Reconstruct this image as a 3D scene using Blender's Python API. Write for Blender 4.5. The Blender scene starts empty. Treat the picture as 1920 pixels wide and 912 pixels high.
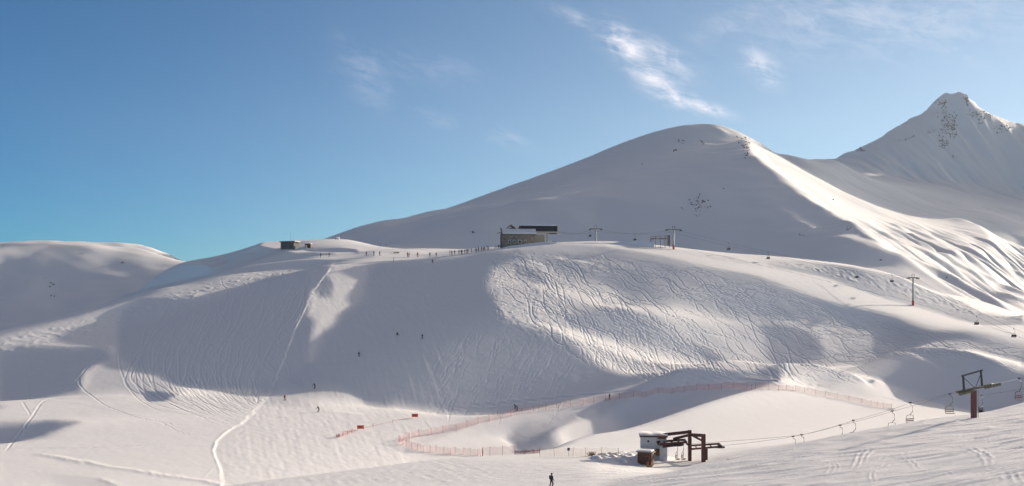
import bpy, bmesh, math, random
import numpy as np
from mathutils import Vector, Matrix

# ------------------------------------------------------------------ camera, sky, sun, exposure
SC = bpy.context.scene
COL = SC.collection
F, CX, H0 = 1884.0, 960.0, 580.0           # focal length, centre column and horizon row of the 1920 px wide photo
SUN_AZ, SUN_EL = math.radians(50), math.radians(14)   # azimuth to the right of the view axis

cam_d = bpy.data.cameras.new("camera")
cam = bpy.data.objects.new("camera", cam_d)
COL.objects.link(cam)
cam.location = (0, 0, 0)
cam.rotation_euler = (math.pi / 2, 0, 0)
cam_d.sensor_width = 36
cam_d.lens = F / 1920 * 36
cam_d.shift_y = (H0 - 456) / 1920
cam_d.clip_start, cam_d.clip_end = 0.5, 20000
SC.camera = cam

world = bpy.data.worlds.new("World")
SC.world = world
world.use_nodes = True
wn, wl = world.node_tree.nodes, world.node_tree.links
wn.clear()
w_out = wn.new("ShaderNodeOutputWorld")
w_bg = wn.new("ShaderNodeBackground")
w_bg.inputs["Strength"].default_value = 0.10

class G:
    """tiny expression builder for shader nodes"""
    def __init__(s, nodes, links):
        s.n, s.l = nodes, links
    def put(s, sock, v):
        if isinstance(v, (int, float)): sock.default_value = v
        elif isinstance(v, (tuple, list)): sock.default_value = v
        else: s.l.new(v, sock)
    def m(s, op, *a, clamp=False):
        k = s.n.new("ShaderNodeMath"); k.operation = op; k.use_clamp = clamp
        for i, v in enumerate(a): s.put(k.inputs[i], v)
        return k.outputs[0]
    def step(s, v, a, b):
        k = s.n.new("ShaderNodeMapRange"); k.interpolation_type = 'SMOOTHSTEP'
        s.put(k.inputs[0], v); k.inputs[1].default_value = a; k.inputs[2].default_value = b
        return k.outputs[0]
    def mix(s, f, a, b, blend='MIX'):
        k = s.n.new("ShaderNodeMix"); k.data_type = 'RGBA'; k.blend_type = blend
        s.put(k.inputs[0], f); s.put(k.inputs[6], a); s.put(k.inputs[7], b)
        return k.outputs[2]
    def xyz(s, x, y, z):
        k = s.n.new("ShaderNodeCombineXYZ")
        for i, v in enumerate((x, y, z)): s.put(k.inputs[i], v)
        return k.outputs[0]
    def noise(s, vec, scale, detail=4, rough=0.55, dist=0.0):
        k = s.n.new("ShaderNodeTexNoise"); s.put(k.inputs["Vector"], vec)
        k.inputs["Scale"].default_value = scale; k.inputs["Detail"].default_value = detail
        k.inputs["Roughness"].default_value = rough; k.inputs["Distortion"].default_value = dist
        return k.outputs[0]

sky = wn.new("ShaderNodeTexSky")
sky.sky_type = 'NISHITA'
sky.sun_disc = False
sky.sun_elevation = SUN_EL
sky.sun_rotation = SUN_AZ
sky.altitude = 2600
sky.air_density = 1.0
sky.dust_density = 0.5
sky.ozone_density = 1.0
g = G(wn, wl)
w_tc = wn.new("ShaderNodeTexCoord")
w_sep = wn.new("ShaderNodeSeparateXYZ")
wl.new(w_tc.outputs["Generated"], w_sep.inputs[0])
wx, wy, wz = w_sep.outputs
# deep blue away from the sun, thinning towards it
toward = g.m('ADD', g.m('MULTIPLY', wx, math.sin(SUN_AZ)), g.m('MULTIPLY', wy, math.cos(SUN_AZ)))
toward3 = g.m('ADD', g.m('MULTIPLY', toward, math.cos(SUN_EL)), g.m('MULTIPLY', wz, math.sin(SUN_EL)))
tint = g.mix(g.step(toward, 0.15, 0.98), (0.18, 0.475, 0.70, 1), (0.71, 0.745, 0.73, 1))
base = g.mix(1.0, sky.outputs[0], tint, 'MULTIPLY')
# thin cirrus: az and el in degrees
az = g.m('MULTIPLY', g.m('ARCTAN2', wx, wy), 57.2958)
el = g.m('MULTIPLY', g.m('ARCSINE', wz), 57.2958)
def deg(px, py):
    x, z = (px - CX) / F, (H0 - py) / F
    return math.degrees(math.atan(x)), math.degrees(math.atan(z / math.hypot(1, x)))
def streak(x0, y0, x1, y1, wid):
    """soft band between two sky points, 1 on its axis"""
    a0, e0 = deg(x0, y0); a1, e1 = deg(x1, y1)
    L = math.hypot(a1 - a0, e1 - e0); c, q = (a1 - a0) / L, (e1 - e0) / L
    da, de = g.m('SUBTRACT', az, (a0 + a1) / 2), g.m('SUBTRACT', el, (e0 + e1) / 2)
    u = g.m('ADD', g.m('MULTIPLY', da, c), g.m('MULTIPLY', de, q))
    v = g.m('SUBTRACT', g.m('MULTIPLY', de, c), g.m('MULTIPLY', da, q))
    r = g.m('ADD', g.m('POWER', g.m('ABSOLUTE', g.m('DIVIDE', u, L * 0.62)), 2.5), g.m('POWER', g.m('ABSOLUTE', g.m('DIVIDE', v, wid)), 2.0))
    return g.m('EXPONENT', g.m('MULTIPLY', r, -1.6))
def fibre(ang, lon, lat, seed, dist):
    c, q = math.cos(math.radians(ang)), math.sin(math.radians(ang))
    u = g.m('ADD', g.m('MULTIPLY', az, c * lon), g.m('MULTIPLY', el, q * lon))
    v = g.m('SUBTRACT', g.m('MULTIPLY', el, c * lat), g.m('MULTIPLY', az, q * lat))
    return g.noise(g.xyz(u, v, seed), 1.0, 10, 0.66, dist)
fib = fibre(-14, 0.35, 1.3, 3.1, 0.8)
fib2 = fibre(-35, 0.5, 0.9, 7.7, 1.2)
band = None
for x0, y0, x1, y1, wd, amp in [(1050,20,1190,80,0.45,0.45),(1130,55,1215,115,0.95,1.0),(1180,75,1300,140,0.9,0.55),(1180,120,1270,170,0.75,1.0),(1200,150,1310,200,0.6,1.0),(1270,185,1365,215,0.38,1.05),(1395,100,1460,150,0.8,0.62),
        (640,80,720,190,1.4,0.24),(700,110,900,140,1.2,0.12),(770,212,860,235,0.45,0.2),(900,240,990,275,0.5,0.22),(1400,40,1900,30,2.2,0.3),(1300,70,1480,0,1.0,0.22),(1800,110,1850,118,0.4,0.2)]:
    t = g.m('MULTIPLY', streak(x0, y0, x1, y1, wd), amp)
    band = t if band is None else g.m('MAXIMUM', band, t)
wisp = g.m('MULTIPLY', band, g.m('ADD', g.m('MULTIPLY', g.step(fib, 0.36, 0.72), 0.85), g.m('MULTIPLY', g.step(fib2, 0.4, 0.7), 0.45)), clamp=True)
cloudy = g.mix(g.m('MULTIPLY', wisp, 0.8), base, (6.9, 6.6, 6.9, 1))
# unseen pale cloud added above the frame, to neutralise the light in shade
fill_veil = g.m('MULTIPLY', g.step(wz, 0.36, 0.62), 0.85)
cloudy = g.mix(fill_veil, cloudy, (1.15, 0.97, 0.97, 1))
fill_glow = g.m('POWER', g.step(toward3, 0.93, 1.0), 1.3)  # halo added around the unseen sun to bring out relief in shaded snow
cloudy = g.mix(1.0, cloudy, g.mix(fill_glow, (0, 0, 0, 1), (75.0, 66.0, 54.0, 1)), 'ADD')
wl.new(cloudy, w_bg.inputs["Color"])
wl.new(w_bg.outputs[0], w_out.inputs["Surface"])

sun_d = bpy.data.lights.new("sun", 'SUN')
sun_d.energy = 4.3
sun_d.angle = math.radians(0.5)
sun_d.color = (1.0, 0.85, 0.68)
sun = bpy.data.objects.new("sun", sun_d)
COL.objects.link(sun)
SDIR = Vector((math.sin(SUN_AZ) * math.cos(SUN_EL), math.cos(SUN_AZ) * math.cos(SUN_EL), math.sin(SUN_EL)))
sun.rotation_euler = SDIR.to_track_quat('Z', 'Y').to_euler()
sun.location = SDIR * 500

SC.view_settings.view_transform = 'Standard'
SC.view_settings.look = 'None'
SC.view_settings.gamma = 1
SC.view_settings.exposure = 0.65
SC.view_settings.use_curve_mapping = False

Q = 1.0        # mesh density

# ------------------------------------------------------------------ terrain: numbers
def unproj(px, py, d):
    return ((px - CX) / F * d, d, (H0 - py) / F * d)

def tps_fit(pts, smooth=0.0):
    P = np.array([unproj(*p) for p in pts])
    xy, z = P[:, :2], P[:, 2]
    s = 200.0
    q = xy / s
    d2 = ((q[:, None] - q[None]) ** 2).sum(-1)
    K = 0.5 * d2 * np.log(d2 + 1e-9) + np.eye(len(q)) * smooth
    n = len(q)
    A = np.zeros((n + 3, n + 3))
    A[:n, :n] = K
    A[:n, n] = 1; A[:n, n + 1:] = q
    A[n, :n] = 1; A[n + 1:, :n] = q.T
    c = np.linalg.solve(A, np.concatenate([z, np.zeros(3)]))
    def f(X, Y):
        sh = X.shape
        x, y = (X.ravel() / s).astype(np.float32), (Y.ravel() / s).astype(np.float32)
        out = (c[n] + c[n + 1] * x + c[n + 2] * y).astype(np.float32)
        for i in range(n):
            r2 = (x - np.float32(q[i, 0])) ** 2 + (y - np.float32(q[i, 1])) ** 2
            out += np.float32(0.5 * c[i]) * r2 * np.log(r2 + np.float32(1e-9))
        return out.reshape(sh)
    return f

def poly_sd(px, py, pts):
    """signed distance (inside positive) to a closed polygon"""
    n = len(pts)
    ins = np.zeros(px.shape, bool)
    d2 = np.full(px.shape, 1e9, np.float32)
    for i in range(n):
        x0, y0 = pts[i]; x1, y1 = pts[(i + 1) % n]
        dx, dy = x1 - x0, y1 - y0
        L = dx * dx + dy * dy + 1e-9
        t = np.clip(((px - x0) * dx + (py - y0) * dy) / L, 0, 1)
        d2 = np.minimum(d2, (px - x0 - t * dx) ** 2 + (py - y0 - t * dy) ** 2)
        c = ((y0 > py) != (y1 > py))
        with np.errstate(divide='ignore', invalid='ignore'):
            xi = x0 + (py - y0) * dx / (dy if dy else 1e-9)
        ins ^= c & (px < xi)
    d = np.sqrt(d2)
    return np.where(ins, d, -d)

def smooth01(t):
    t = np.clip(t, 0, 1)
    return t * t * (3 - 2 * t)

TAN = math.tan(SUN_EL)
UX, UY = -math.sin(SUN_AZ), -math.cos(SUN_AZ)      # the way the sunlight travels

class Terrain:
    def __init__(s, ctrl, x0, x1, y0, y1, step):
        s.x0, s.y0, s.h = x0, y0, step
        s.xs = np.arange(x0, x1 + step / 2, step, dtype=np.float32)
        s.ys = np.arange(y0, y1 + step / 2, step, dtype=np.float32)
        s.X, s.Y = np.meshgrid(s.xs, s.ys)
        s.zb = tps_fit(ctrl)(s.X, s.Y)
        s.z = s.zb.copy()
    def du(s, z):
        a = (z[1:, 1:] - z[1:, :-1] + z[:-1, 1:] - z[:-1, :-1]) / (2 * s.h)
        b = (z[1:, 1:] - z[:-1, 1:] + z[1:, :-1] - z[:-1, :-1]) / (2 * s.h)
        return UX * a + UY * b
    def duT(s, c):
        o = np.zeros_like(s.zb)
        a, b = c * np.float32(UX / (2 * s.h)), c * np.float32(UY / (2 * s.h))
        o[1:, 1:] += a + b; o[1:, :-1] += -a + b; o[:-1, 1:] += a - b; o[:-1, :-1] += -a - b
        return o
    def lap(s, h):
        o = np.zeros_like(h)
        d = (h[1:] - h[:-1]) / (s.h ** 2); o[1:] += d; o[:-1] -= d
        d = (h[:, 1:] - h[:, :-1]) / (s.h ** 2); o[:, 1:] += d; o[:, :-1] -= d
        return o
    def paint(s, polys, w0, lit_cap):
        Xc = (s.X[1:, 1:] + s.X[:-1, :-1]) / 2; Yc = (s.Y[1:, 1:] + s.Y[:-1, :-1]) / 2
        z = (s.z[1:, 1:] + s.z[:-1, :-1] + s.z[1:, :-1] + s.z[:-1, 1:]) / 4
        px = CX + F * Xc / Yc; py = H0 - F * z / Yc
        g = np.clip(TAN + s.du(s.zb), -0.3, lit_cap).astype(np.float32)
        w = np.full(g.shape, w0, np.float32)
        for G, fe, d0, d1, pts, *ww in polys:
            xs = [p[0] for p in pts]; ys = [p[1] for p in pts]
            m = (Yc > d0) & (Yc < d1) & (px > min(xs) - fe) & (px < max(xs) + fe) & (py > min(ys) - fe) & (py < max(ys) + fe)
            if not m.any():
                continue
            a = smooth01(poly_sd(px[m], py[m], pts) / (2 * fe) + 0.5)
            g[m] = g[m] * (1 - a) + G * a
            w[m] = w[m] * (1 - a) + a * (ww[0] if ww else 1.0)
        return g, w
    def solve(s, polys, lam, mu, w0=0.1, rounds=2, iters=160, lit_cap=0.6, debt=0.0):
        lam = np.float32(lam) if np.isscalar(lam) else lam
        G0 = TAN + s.du(s.zb)
        h = np.zeros_like(s.zb)
        for r in range(rounds):
            g, w = s.paint(polys, w0, lit_cap)
            op = lambda v: s.duT(w * s.du(v)) + lam * v + mu * s.lap(v)
            b = s.duT(w * (g - G0))
            res = b - op(h); p = res.copy(); rr = float((res * res).sum())
            for k in range(iters):
                Ap = op(p)
                al = rr / float((p * Ap).sum() + 1e-20)
                h = h + np.float32(al) * p
                res = res - np.float32(al) * Ap
                r2 = float((res * res).sum())
                p = res + np.float32(r2 / (rr + 1e-30)) * p
                rr = r2
            s.z = s.zb + h
        print("terrain offset min/max/std", h.min(), h.max(), h.std(), "residual", rr / float((b * b).sum()))
    def sample(s, X, Y, z=None):
        """cubic B-spline sampling, clamped at the border"""
        z = s.z if z is None else z
        ny, nx = z.shape
        fx = np.clip((X - s.x0) / s.h, 0, nx - 1.001); fy = np.clip((Y - s.y0) / s.h, 0, ny - 1.001)
        ix = np.floor(fx).astype(np.int32); iy = np.floor(fy).astype(np.int32)
        tx = (fx - ix).astype(np.float32); ty = (fy - iy).astype(np.float32)
        def wts(t):
            return ((1 - t) ** 3 / 6, (3 * t ** 3 - 6 * t ** 2 + 4) / 6, (-3 * t ** 3 + 3 * t ** 2 + 3 * t + 1) / 6, t ** 3 / 6)
        wx, wy = wts(tx), wts(ty)
        out = np.zeros(np.shape(X), np.float32)
        for j in range(4):
            jy = np.clip(iy + j - 1, 0, ny - 1)
            for i in range(4):
                out += wy[j] * wx[i] * z[jy, np.clip(ix + i - 1, 0, nx - 1)]
        return out

# near ground: (photo column, photo row, depth in metres)
NEAR = [
 # the slope the photographer stands on
 (960,1400,3.8),(400,1500,3.6),(1500,1300,4.2),(1800,980,30),(1500,1020,40),(960,1060,40),(400,1120,40),
 (1920,912,62),(1700,912,68),(1500,912,76),(1300,912,87),(1034,914,103),(900,912,112),(700,912,124),(500,912,135),(300,912,142),(0,912,146),
 (2200,850,75),(2400,800,120),
 (1920,757,166),(1826,783,165),(1700,800,156),(1600,815,148),(1500,832,140),(1400,848,132),(1320,862,126),(1230,876,122),
 (2000,735,170),(2150,715,175),
 # behind its edge
 (1920,790,195),(1826,812,190),(1700,826,184),(1600,838,180),(1500,848,178),(1400,856,172),
 # station flat and snow bank
 (1210,869,160),(1290,858,178),(1180,860,172),(1100,858,178),(1000,858,184),(880,855,188),(770,836,200),
 # flat piste foot
 (850,775,242),(700,800,215),(600,768,250),(560,830,188),(650,860,170),(850,880,155),(480,840,180),(420,880,155),
 # fence line
 (748,831,205),(860,803,222),(975,774,250),(1145,748,288),(1250,736,306),(1350,728,324),(1440,728,338),(1550,742,345),(1640,760,338),(1710,775,325),
 # reservoir
 (1000,846,214),(1120,826,250),(1225,806,280),(1330,793,298),(1440,778,318),(1560,771,328),(1660,776,315),(1660,790,300),(1550,810,278),(1400,830,254),(1280,840,242),(1150,846,232),(1060,850,222),(1750,790,300),
 (900,830,212),(870,842,203),(960,815,228),
 # right behind the reservoir
 (1800,772,320),(1920,750,320),(2050,725,310),
 # foot of the hill, road above the fence
 (873,761,262),(960,757,275),(1100,742,295),(1225,727,320),(1310,716,343),(1440,716,362),(1560,728,370),(1680,752,350),
 # left flats
 (0,850,174),(200,850,174),(350,840,180),(0,800,210),(150,800,212),(300,795,218),(420,800,214),
 (0,757,240),(150,735,255),(220,700,275),(100,700,275),(330,740,258),(470,765,250),
 # hill face
 (0,660,318),(125,640,332),(250,600,360),(380,560,392),(330,640,325),(450,600,345),(400,690,292),(520,700,290),(500,640,318),(560,560,385),
 (673,663,290),(745,629,300),(792,632,300),(590,724,268),(690,750,262),(780,720,275),(650,580,350),(700,520,412),(820,560,370),(900,640,322),(900,720,290),(1000,700,305),
 (1000,560,372),(1100,620,348),(1250,600,365),(1250,540,402),(1130,510,420),(1400,640,388),(1450,580,405),(1560,670,388),(1600,620,405),(1760,660,375),(1750,720,350),(1860,692,352),(1910,660,360),(1300,690,356),
 # crest
 (0,637,332),(150,597,362),(300,552,392),(400,527,410),(480,508,422),(600,492,440),(690,485,452),(800,474,462),(900,463,468),(960,456,470),(1060,449,470),(1160,453,462),(1263,466,450),(1400,489,440),(1560,528,428),(1712,574,406),(1820,608,388),(1920,635,374),(2080,685,345),
 # right shoulder
 (1280,462,470),(1400,479,460),(1500,478,470),(1600,482,465),(1700,506,478),(1780,530,470),(1850,560,458),(1920,588,444),(2050,625,415),(1560,500,455),(1740,545,440),(1850,590,414),
 # behind the crest
 (0,655,400),(150,622,420),(300,572,450),(0,665,520),(150,640,520),(300,590,520),
 (400,512,470),(480,498,480),(560,489,490),(640,482,495),(440,506,520),(520,478,530),(600,470,535),(700,472,530),
 (540,463,548),(500,462,555),(460,467,570),(420,477,575),(380,485,580),(335,494,590),(560,449,590),(520,452,590),(640,447,592),(700,460,590),(600,447,590),(400,492,612),(480,470,612),(560,455,612),(640,452,612),
 (760,467,520),(850,464,520),(940,462,520),(1060,458,530),(1160,462,525),(1280,475,530),(1400,492,530),(1500,494,530),(1600,500,520),(1750,560,500),(1920,620,470),
 (400,500,640),(560,470,640),(700,478,640),(900,480,640),(1200,490,640),(1500,510,640),(1800,590,600),(2000,640,560),(100,660,640),
]

# lit and shaded facets of the snow: (rise against the sunbeam, softness px, depth range, outline)
NEAR_RELIEF = [
 # ---- lit ground
 (0.24, 12, 100, 262, [(0,765),(85,756),(150,740),(220,705),(300,705),(470,722),(520,728),(700,755),(873,765),(960,760),(1225,730),(1350,720),(1200,742),(975,776),(860,806),(750,833),(760,845),(900,858),(1100,870),(1100,912),(0,912)]),
 (0.15, 8, 270, 445, [(0,640),(150,600),(300,555),(480,510),(600,494),(640,494),(600,508),(546,514),(506,522),(447,545),(379,567),(266,570),(223,604),(215,650),(192,654),(0,658)]),
 (0.17, 10, 300, 475, [(600,497),(690,488),(800,476),(900,468),(960,463),(960,474),(900,476),(860,488),(800,497),(740,503),(700,508),(688,540),(683,560),(650,585),(625,612),(610,650),(575,690),(570,640),(590,595),(600,550)]),
 (0.22, 6, 370, 462, [(600,494),(690,484),(790,476),(800,484),(740,494),(690,500),(640,505),(610,508)], 1.0),
 (0.25, 8, 280, 500, [(900,466),(1060,449),(1160,453),(1263,466),(1400,484),(1720,545),(1920,595),(1920,650),(1700,612),(1560,572),(1400,520),(1250,488),(1130,468),(1000,462)]),
 (0.28, 6, 380, 520, [(1380,482),(1500,478),(1600,480),(1700,506),(1760,530),(1920,586),(1920,592),(1780,552),(1640,512),(1500,492)]),
 (0.08, 4, 340, 470, [(1440,489),(1560,500),(1700,532),(1800,556),(1920,592),(1920,602),(1800,585),(1690,552),(1560,516)]),
 # ---- hill front, tracked side
 (0.14, 30, 290, 470, [(925,500),(960,482),(1060,474),(1130,474),(1250,492),(1400,524),(1560,577),(1700,617),(1920,655),(1920,705),(1800,672),(1640,672),(1640,740),(1500,728),(1350,714),(1225,708),(1145,686),(1079,637),(1005,605),(945,580),(925,540)]),
 (0.045, 6, 290, 455, [(960,474),(1060,476),(1160,482),(1260,500),(1400,530),(1540,580),(1640,612),(1600,625),(1450,592),(1300,562),(1260,555),(1137,530),(1040,512),(980,495)]),
 (0.20, 3, 290, 455, [(1050,487),(1100,497),(1116,503),(1090,500),(1040,490)]),
 (0.20, 3, 290, 455, [(985,492),(1020,497),(1026,508),(1000,500)]),
 (0.27, 10, 290, 470, [(985,515),(1026,530),(1100,535),(1163,548),(1240,562),(1320,575),(1380,592),(1440,612),(1380,612),(1320,606),(1240,596),(1150,572),(1080,556),(1026,546)]),
 (0.30, 8, 290, 470, [(1010,592),(1084,596),(1163,612),(1242,630),(1330,648),(1400,668),(1480,700),(1500,722),(1420,716),(1340,692),(1250,660),(1150,640),(1060,625)]),
 (0.40, 6, 280, 470, [(1300,646),(1380,656),(1500,668),(1640,668),(1800,662),(1920,678),(1920,700),(1800,672),(1650,674),(1600,690),(1560,724),(1470,722),(1400,690)]),
 # ---- shade
 (-0.05, 9, 255, 428, [(223,606),(237,585),(266,572),(379,569),(447,548),(480,538),(506,524),(546,516),(590,510),(600,500),(622,505),(600,530),(585,548),(575,590),(590,600),(570,690),(530,716),(505,738),(480,717),(422,713),(371,713),(329,711),(300,698),(265,695),(222,672)]),
 (-0.05, 8, 235, 330, [(0,659),(39,654),(126,656),(192,656),(210,672),(186,682),(160,700),(150,735),(85,750),(42,756),(0,758)]),
 (0.10, 12, 235, 330, [(215,672),(262,694),(300,700),(340,735),(270,738),(230,730),(160,735),(170,700)]),
 (-0.05, 7, 205, 250, [(-30,806),(90,806),(150,818),(80,836),(-30,840)]),
 (-0.05, 4, 235, 280, [(265,728),(334,744),(305,756),(281,752)]),
 (-0.05, 14, 262, 450, [(700,508),(740,503),(800,497),(860,489),(900,478),(940,476),(968,480),(985,492),(945,500),(921,505),(916,531),(926,558),(939,582),(953,595),(1005,605),(1047,621),(1079,637),(1119,670),(1145,686),(1172,702),(1225,710),(1305,714),(1225,726),(1146,736),(1066,745),(960,757),(873,762),(811,757),(745,752),(719,756),(690,750),(681,736),(666,723),(639,707),(607,700),(573,712),(540,720),(575,690),(610,615),(625,612),(650,585),(683,560),(688,540)]),
 (0.0, 5, 330, 440, [(572,500),(600,504),(625,540),(622,560),(600,560),(585,540)]),
 (0.03, 7, 290, 470, [(1042,503),(1110,508),(1163,510),(1216,529),(1268,547),(1255,555),(1190,550),(1137,532),(1063,524),(1042,516)]),
 (0.0, 6, 290, 470, [(960,500),(1005,510),(1026,524),(1005,526),(966,513)]),
 (0.01, 7, 290, 470, [(1047,568),(1124,568),(1176,584),(1220,598),(1300,618),(1330,634),(1300,632),(1220,612),(1163,605),(1110,592),(1058,584)]),
 (-0.05, 5, 290, 470, [(1300,618),(1340,626),(1370,645),(1330,640)]),
 (0.0, 7, 290, 450, [(1424,613),(1469,618),(1513,634),(1540,649),(1546,656),(1498,660),(1469,655),(1439,637)]),
 (0.03, 8, 270, 450, [(1545,690),(1625,680),(1640,742),(1580,730)]),
 (-0.05, 4, 262, 450, [(1610,684),(1652,676),(1705,679),(1771,676),(1819,679),(1864,694),(1930,708),(1930,742),(1875,757),(1838,763),(1785,764),(1745,763),(1718,760),(1679,752),(1639,742),(1620,731),(1620,710)]),
 (0.12, 4, 262, 450, [(1679,684),(1732,692),(1766,712),(1740,706)]),
 (0.19, 3, 125, 185, [(0,848),(60,853),(420,915),(200,915),(100,882),(0,868)]),
 # ---- road above the fence and the reservoir
 (0.16, 4, 230, 372, [(760,825),(860,799),(975,768),(1145,742),(1250,730),(1350,720),(1440,720),(1550,735),(1640,752),(1640,762),(1550,745),(1440,733),(1350,733),(1250,742),(1145,754),(975,780),(860,808),(760,836)]),
 (0.22, 8, 195, 310, [(760,838),(860,810),(975,780),(1100,762),(1190,752),(1124,775),(1108,789),(1020,800),(964,814),(940,816),(970,845),(900,850),(790,846)]),
 (-0.06, 5, 205, 300, [(1108,789),(1040,797),(964,808),(945,816),(958,827),(972,843),(1030,838),(1111,824),(1080,812)]),
 (0.17, 10, 40, 186, [(1150,893),(1250,880),(1320,862),(1500,832),(1700,800),(1826,783),(2000,740),(2000,940),(950,940)], 1.5),
 (0.13, 8, 200, 300, [(1090,785),(1125,768),(1135,800),(1120,824),(1085,826)], 2.0),
 (-0.08, 5, 200, 362, [(1420,737),(1506,743),(1538,754),(1586,758),(1615,765),(1559,771),(1493,772),(1420,781)], 0.9),
 (-0.10, 7, 200, 362, [(1120,790),(1138,774),(1185,755),(1252,745),(1331,738),(1440,736),(1470,740),(1460,776),(1440,778),(1331,793),(1225,806),(1146,817),(1126,820)], 2.5),
 (0.31, 4, 190, 350, [(1000,852),(1111,828),(1146,821),(1225,810),(1331,797),(1440,782),(1493,776),(1559,775),(1640,772),(1720,770),(1900,772),(1900,830),(1200,862),(1000,858)]),
 # ---- plateau behind the crest
 (-0.08, 4, 425, 640, [(0,640),(150,602),(300,560),(400,535),(480,515),(600,497),(640,490),(700,484),(640,486),(560,491),(480,500),(400,515),(300,528),(0,600)], 2.0),
 (0.16, 4, 440, 560, [(440,510),(480,496),(560,489),(640,483),(680,480),(660,484),(600,490),(500,502)], 2.0),
 (-0.07, 3, 470, 640, [(395,505),(440,492),(500,478),(560,477),(610,478),(640,480),(600,485),(540,487),(480,495),(420,507)], 2.0),
 (0.22, 3, 500, 640, [(330,497),(370,489),(430,480),(480,478),(430,490),(400,500)], 2.0),
 (0.2, 3, 500, 640, [(480,462),(500,453),(640,447),(560,452),(520,466)], 2.0),
 (0.24, 3, 440, 640, [(700,472),(800,466),(900,460),(900,464),(800,472),(700,478)], 1.5),
 (-0.06, 2, 470, 640, [(548,478),(570,471),(590,474),(600,482),(570,483)], 2.0),
 (-0.06, 2, 470, 640, [(590,466),(640,464),(668,468),(672,478),(640,474),(600,470)], 2.0),
 (0.26, 2, 470, 640, [(530,472),(570,468),(610,474),(640,479),(638,482),(600,478),(560,474)], 2.0),
]

near = Terrain(NEAR, -330, 330, 8, 640, 1.25)
lamN = np.full(near.zb.shape, 7e-5, np.float32)
lamN += np.float32(2e-3) * np.clip((near.Y - 525) / 20, 0, 1)
lamN += np.float32(8e-4) * np.clip((190 - near.Y + near.X * 0.1) / 20, 0, 1) * np.clip((near.X + 20) / 40, 0, 1)
near.solve(NEAR_RELIEF, lamN, 0.02, iters=300)

FAR = [
 # left mound
 (-400,470,950),(-150,452,930),(0,455,905),(60,451,900),(130,453,890),(220,462,875),(270,475,865),(320,488,855),(380,496,860),(450,497,900),(540,478,970),
 (0,520,720),(100,540,700),(200,540,700),(320,540,700),(420,530,720),(0,600,560),(200,590,560),(400,540,560),(-200,560,640),(-300,520,760),
 (0,480,1150),(200,490,1150),(-300,490,1200),(380,505,980),(450,500,1020),(520,482,1060),(570,468,1080),(340,512,1060),(420,512,1150),(500,500,1150),(560,488,1180),(300,506,1000),(640,470,1150),
 # ridge up to the first summit
 (590,462,980),(640,440,1000),(700,418,1050),(760,409,1085),(800,398,1120),(880,385,1180),(960,359,1230),(1050,326,1280),(1120,303,1320),(1200,267,1360),(1260,243,1390),(1300,236,1400),(1335,235,1400),(1362,241,1395),(1400,262,1385),(1450,284,1420),(1500,299,1500),(1560,298,1590),(1450,302,1590),(1500,316,1620),(1540,316,1650),(1480,320,1720),
 # its face
 (1300,300,1250),(1300,400,960),(1100,400,1000),(1200,445,840),(1000,405,1050),(1400,440,830),(1500,472,760),(900,430,950),(800,438,900),(700,455,860),(1100,350,1180),(1380,350,1130),(1450,420,900),
 (1000,470,650),(1200,480,650),(1400,488,660),(1600,500,640),(700,480,650),(550,480,660),
 # spur: left and right edge of the sunlit flank
 (1405,305,1330),(1450,335,1260),(1500,378,1180),(1545,404,1120),(1600,447,1030),(1650,474,950),(1700,508,860),(1780,548,760),(1860,590,680),(1960,620,640),
 (1490,307,1480),(1530,331,1430),(1575,372,1370),(1600,396,1310),(1680,440,1210),(1760,452,1250),(1850,470,1230),(1920,500,1150),
 (1640,455,1030),(1720,490,950),(1800,520,880),(1900,560,800),(2000,590,760),
 # slope below the high peak
 (1600,330,1560),(1680,345,1690),(1750,380,1600),(1850,400,1570),(1920,430,1480),(1640,385,1450),(1720,420,1400),(1820,440,1380),(2000,440,1600),(2100,500,1400),(2100,560,1100),
 # high peak; beyond the frame an unseen ridge raised to shade the slope below
 (1580,293,2080),(1610,283,2120),(1640,268,2160),(1660,257,2190),(1680,244,2220),(1700,232,2255),(1720,219,2290),(1755,197,2330),(1770,180,2345),(1792,172,2360),(1811,180,2375),(1820,199,2390),(1850,220,2440),(1880,236,2480),(1920,260,2530),(1960,280,2570),(2015,270,2580),(2085,130,2520),(2200,106,2420),(2290,140,2340),(2352,225,2300),(2500,330,2200),(2500,430,2000),(2300,420,1850),(2130,400,1950),(2300,480,1500),
 (1790,250,2250),(1790,320,2080),(1720,280,2140),(1870,300,2230),(1930,330,2230),(1720,330,1950),(2000,380,2200),
 # back sides
 (1300,330,1800),(1100,380,1700),(900,420,1600),(700,450,1500),(1500,330,1850),(1790,290,2700),(1650,370,2650),(1620,332,2400),(1680,292,2430),(1720,265,2450),(1580,340,2300),(1760,240,2470),(1900,266,2610),(1950,292,2660),(1950,340,2900),(2250,330,2900),(400,540,1500),(1200,420,2600),(600,560,2500),(300,580,2500),(0,560,2400),(2100,420,2700),
]
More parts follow.
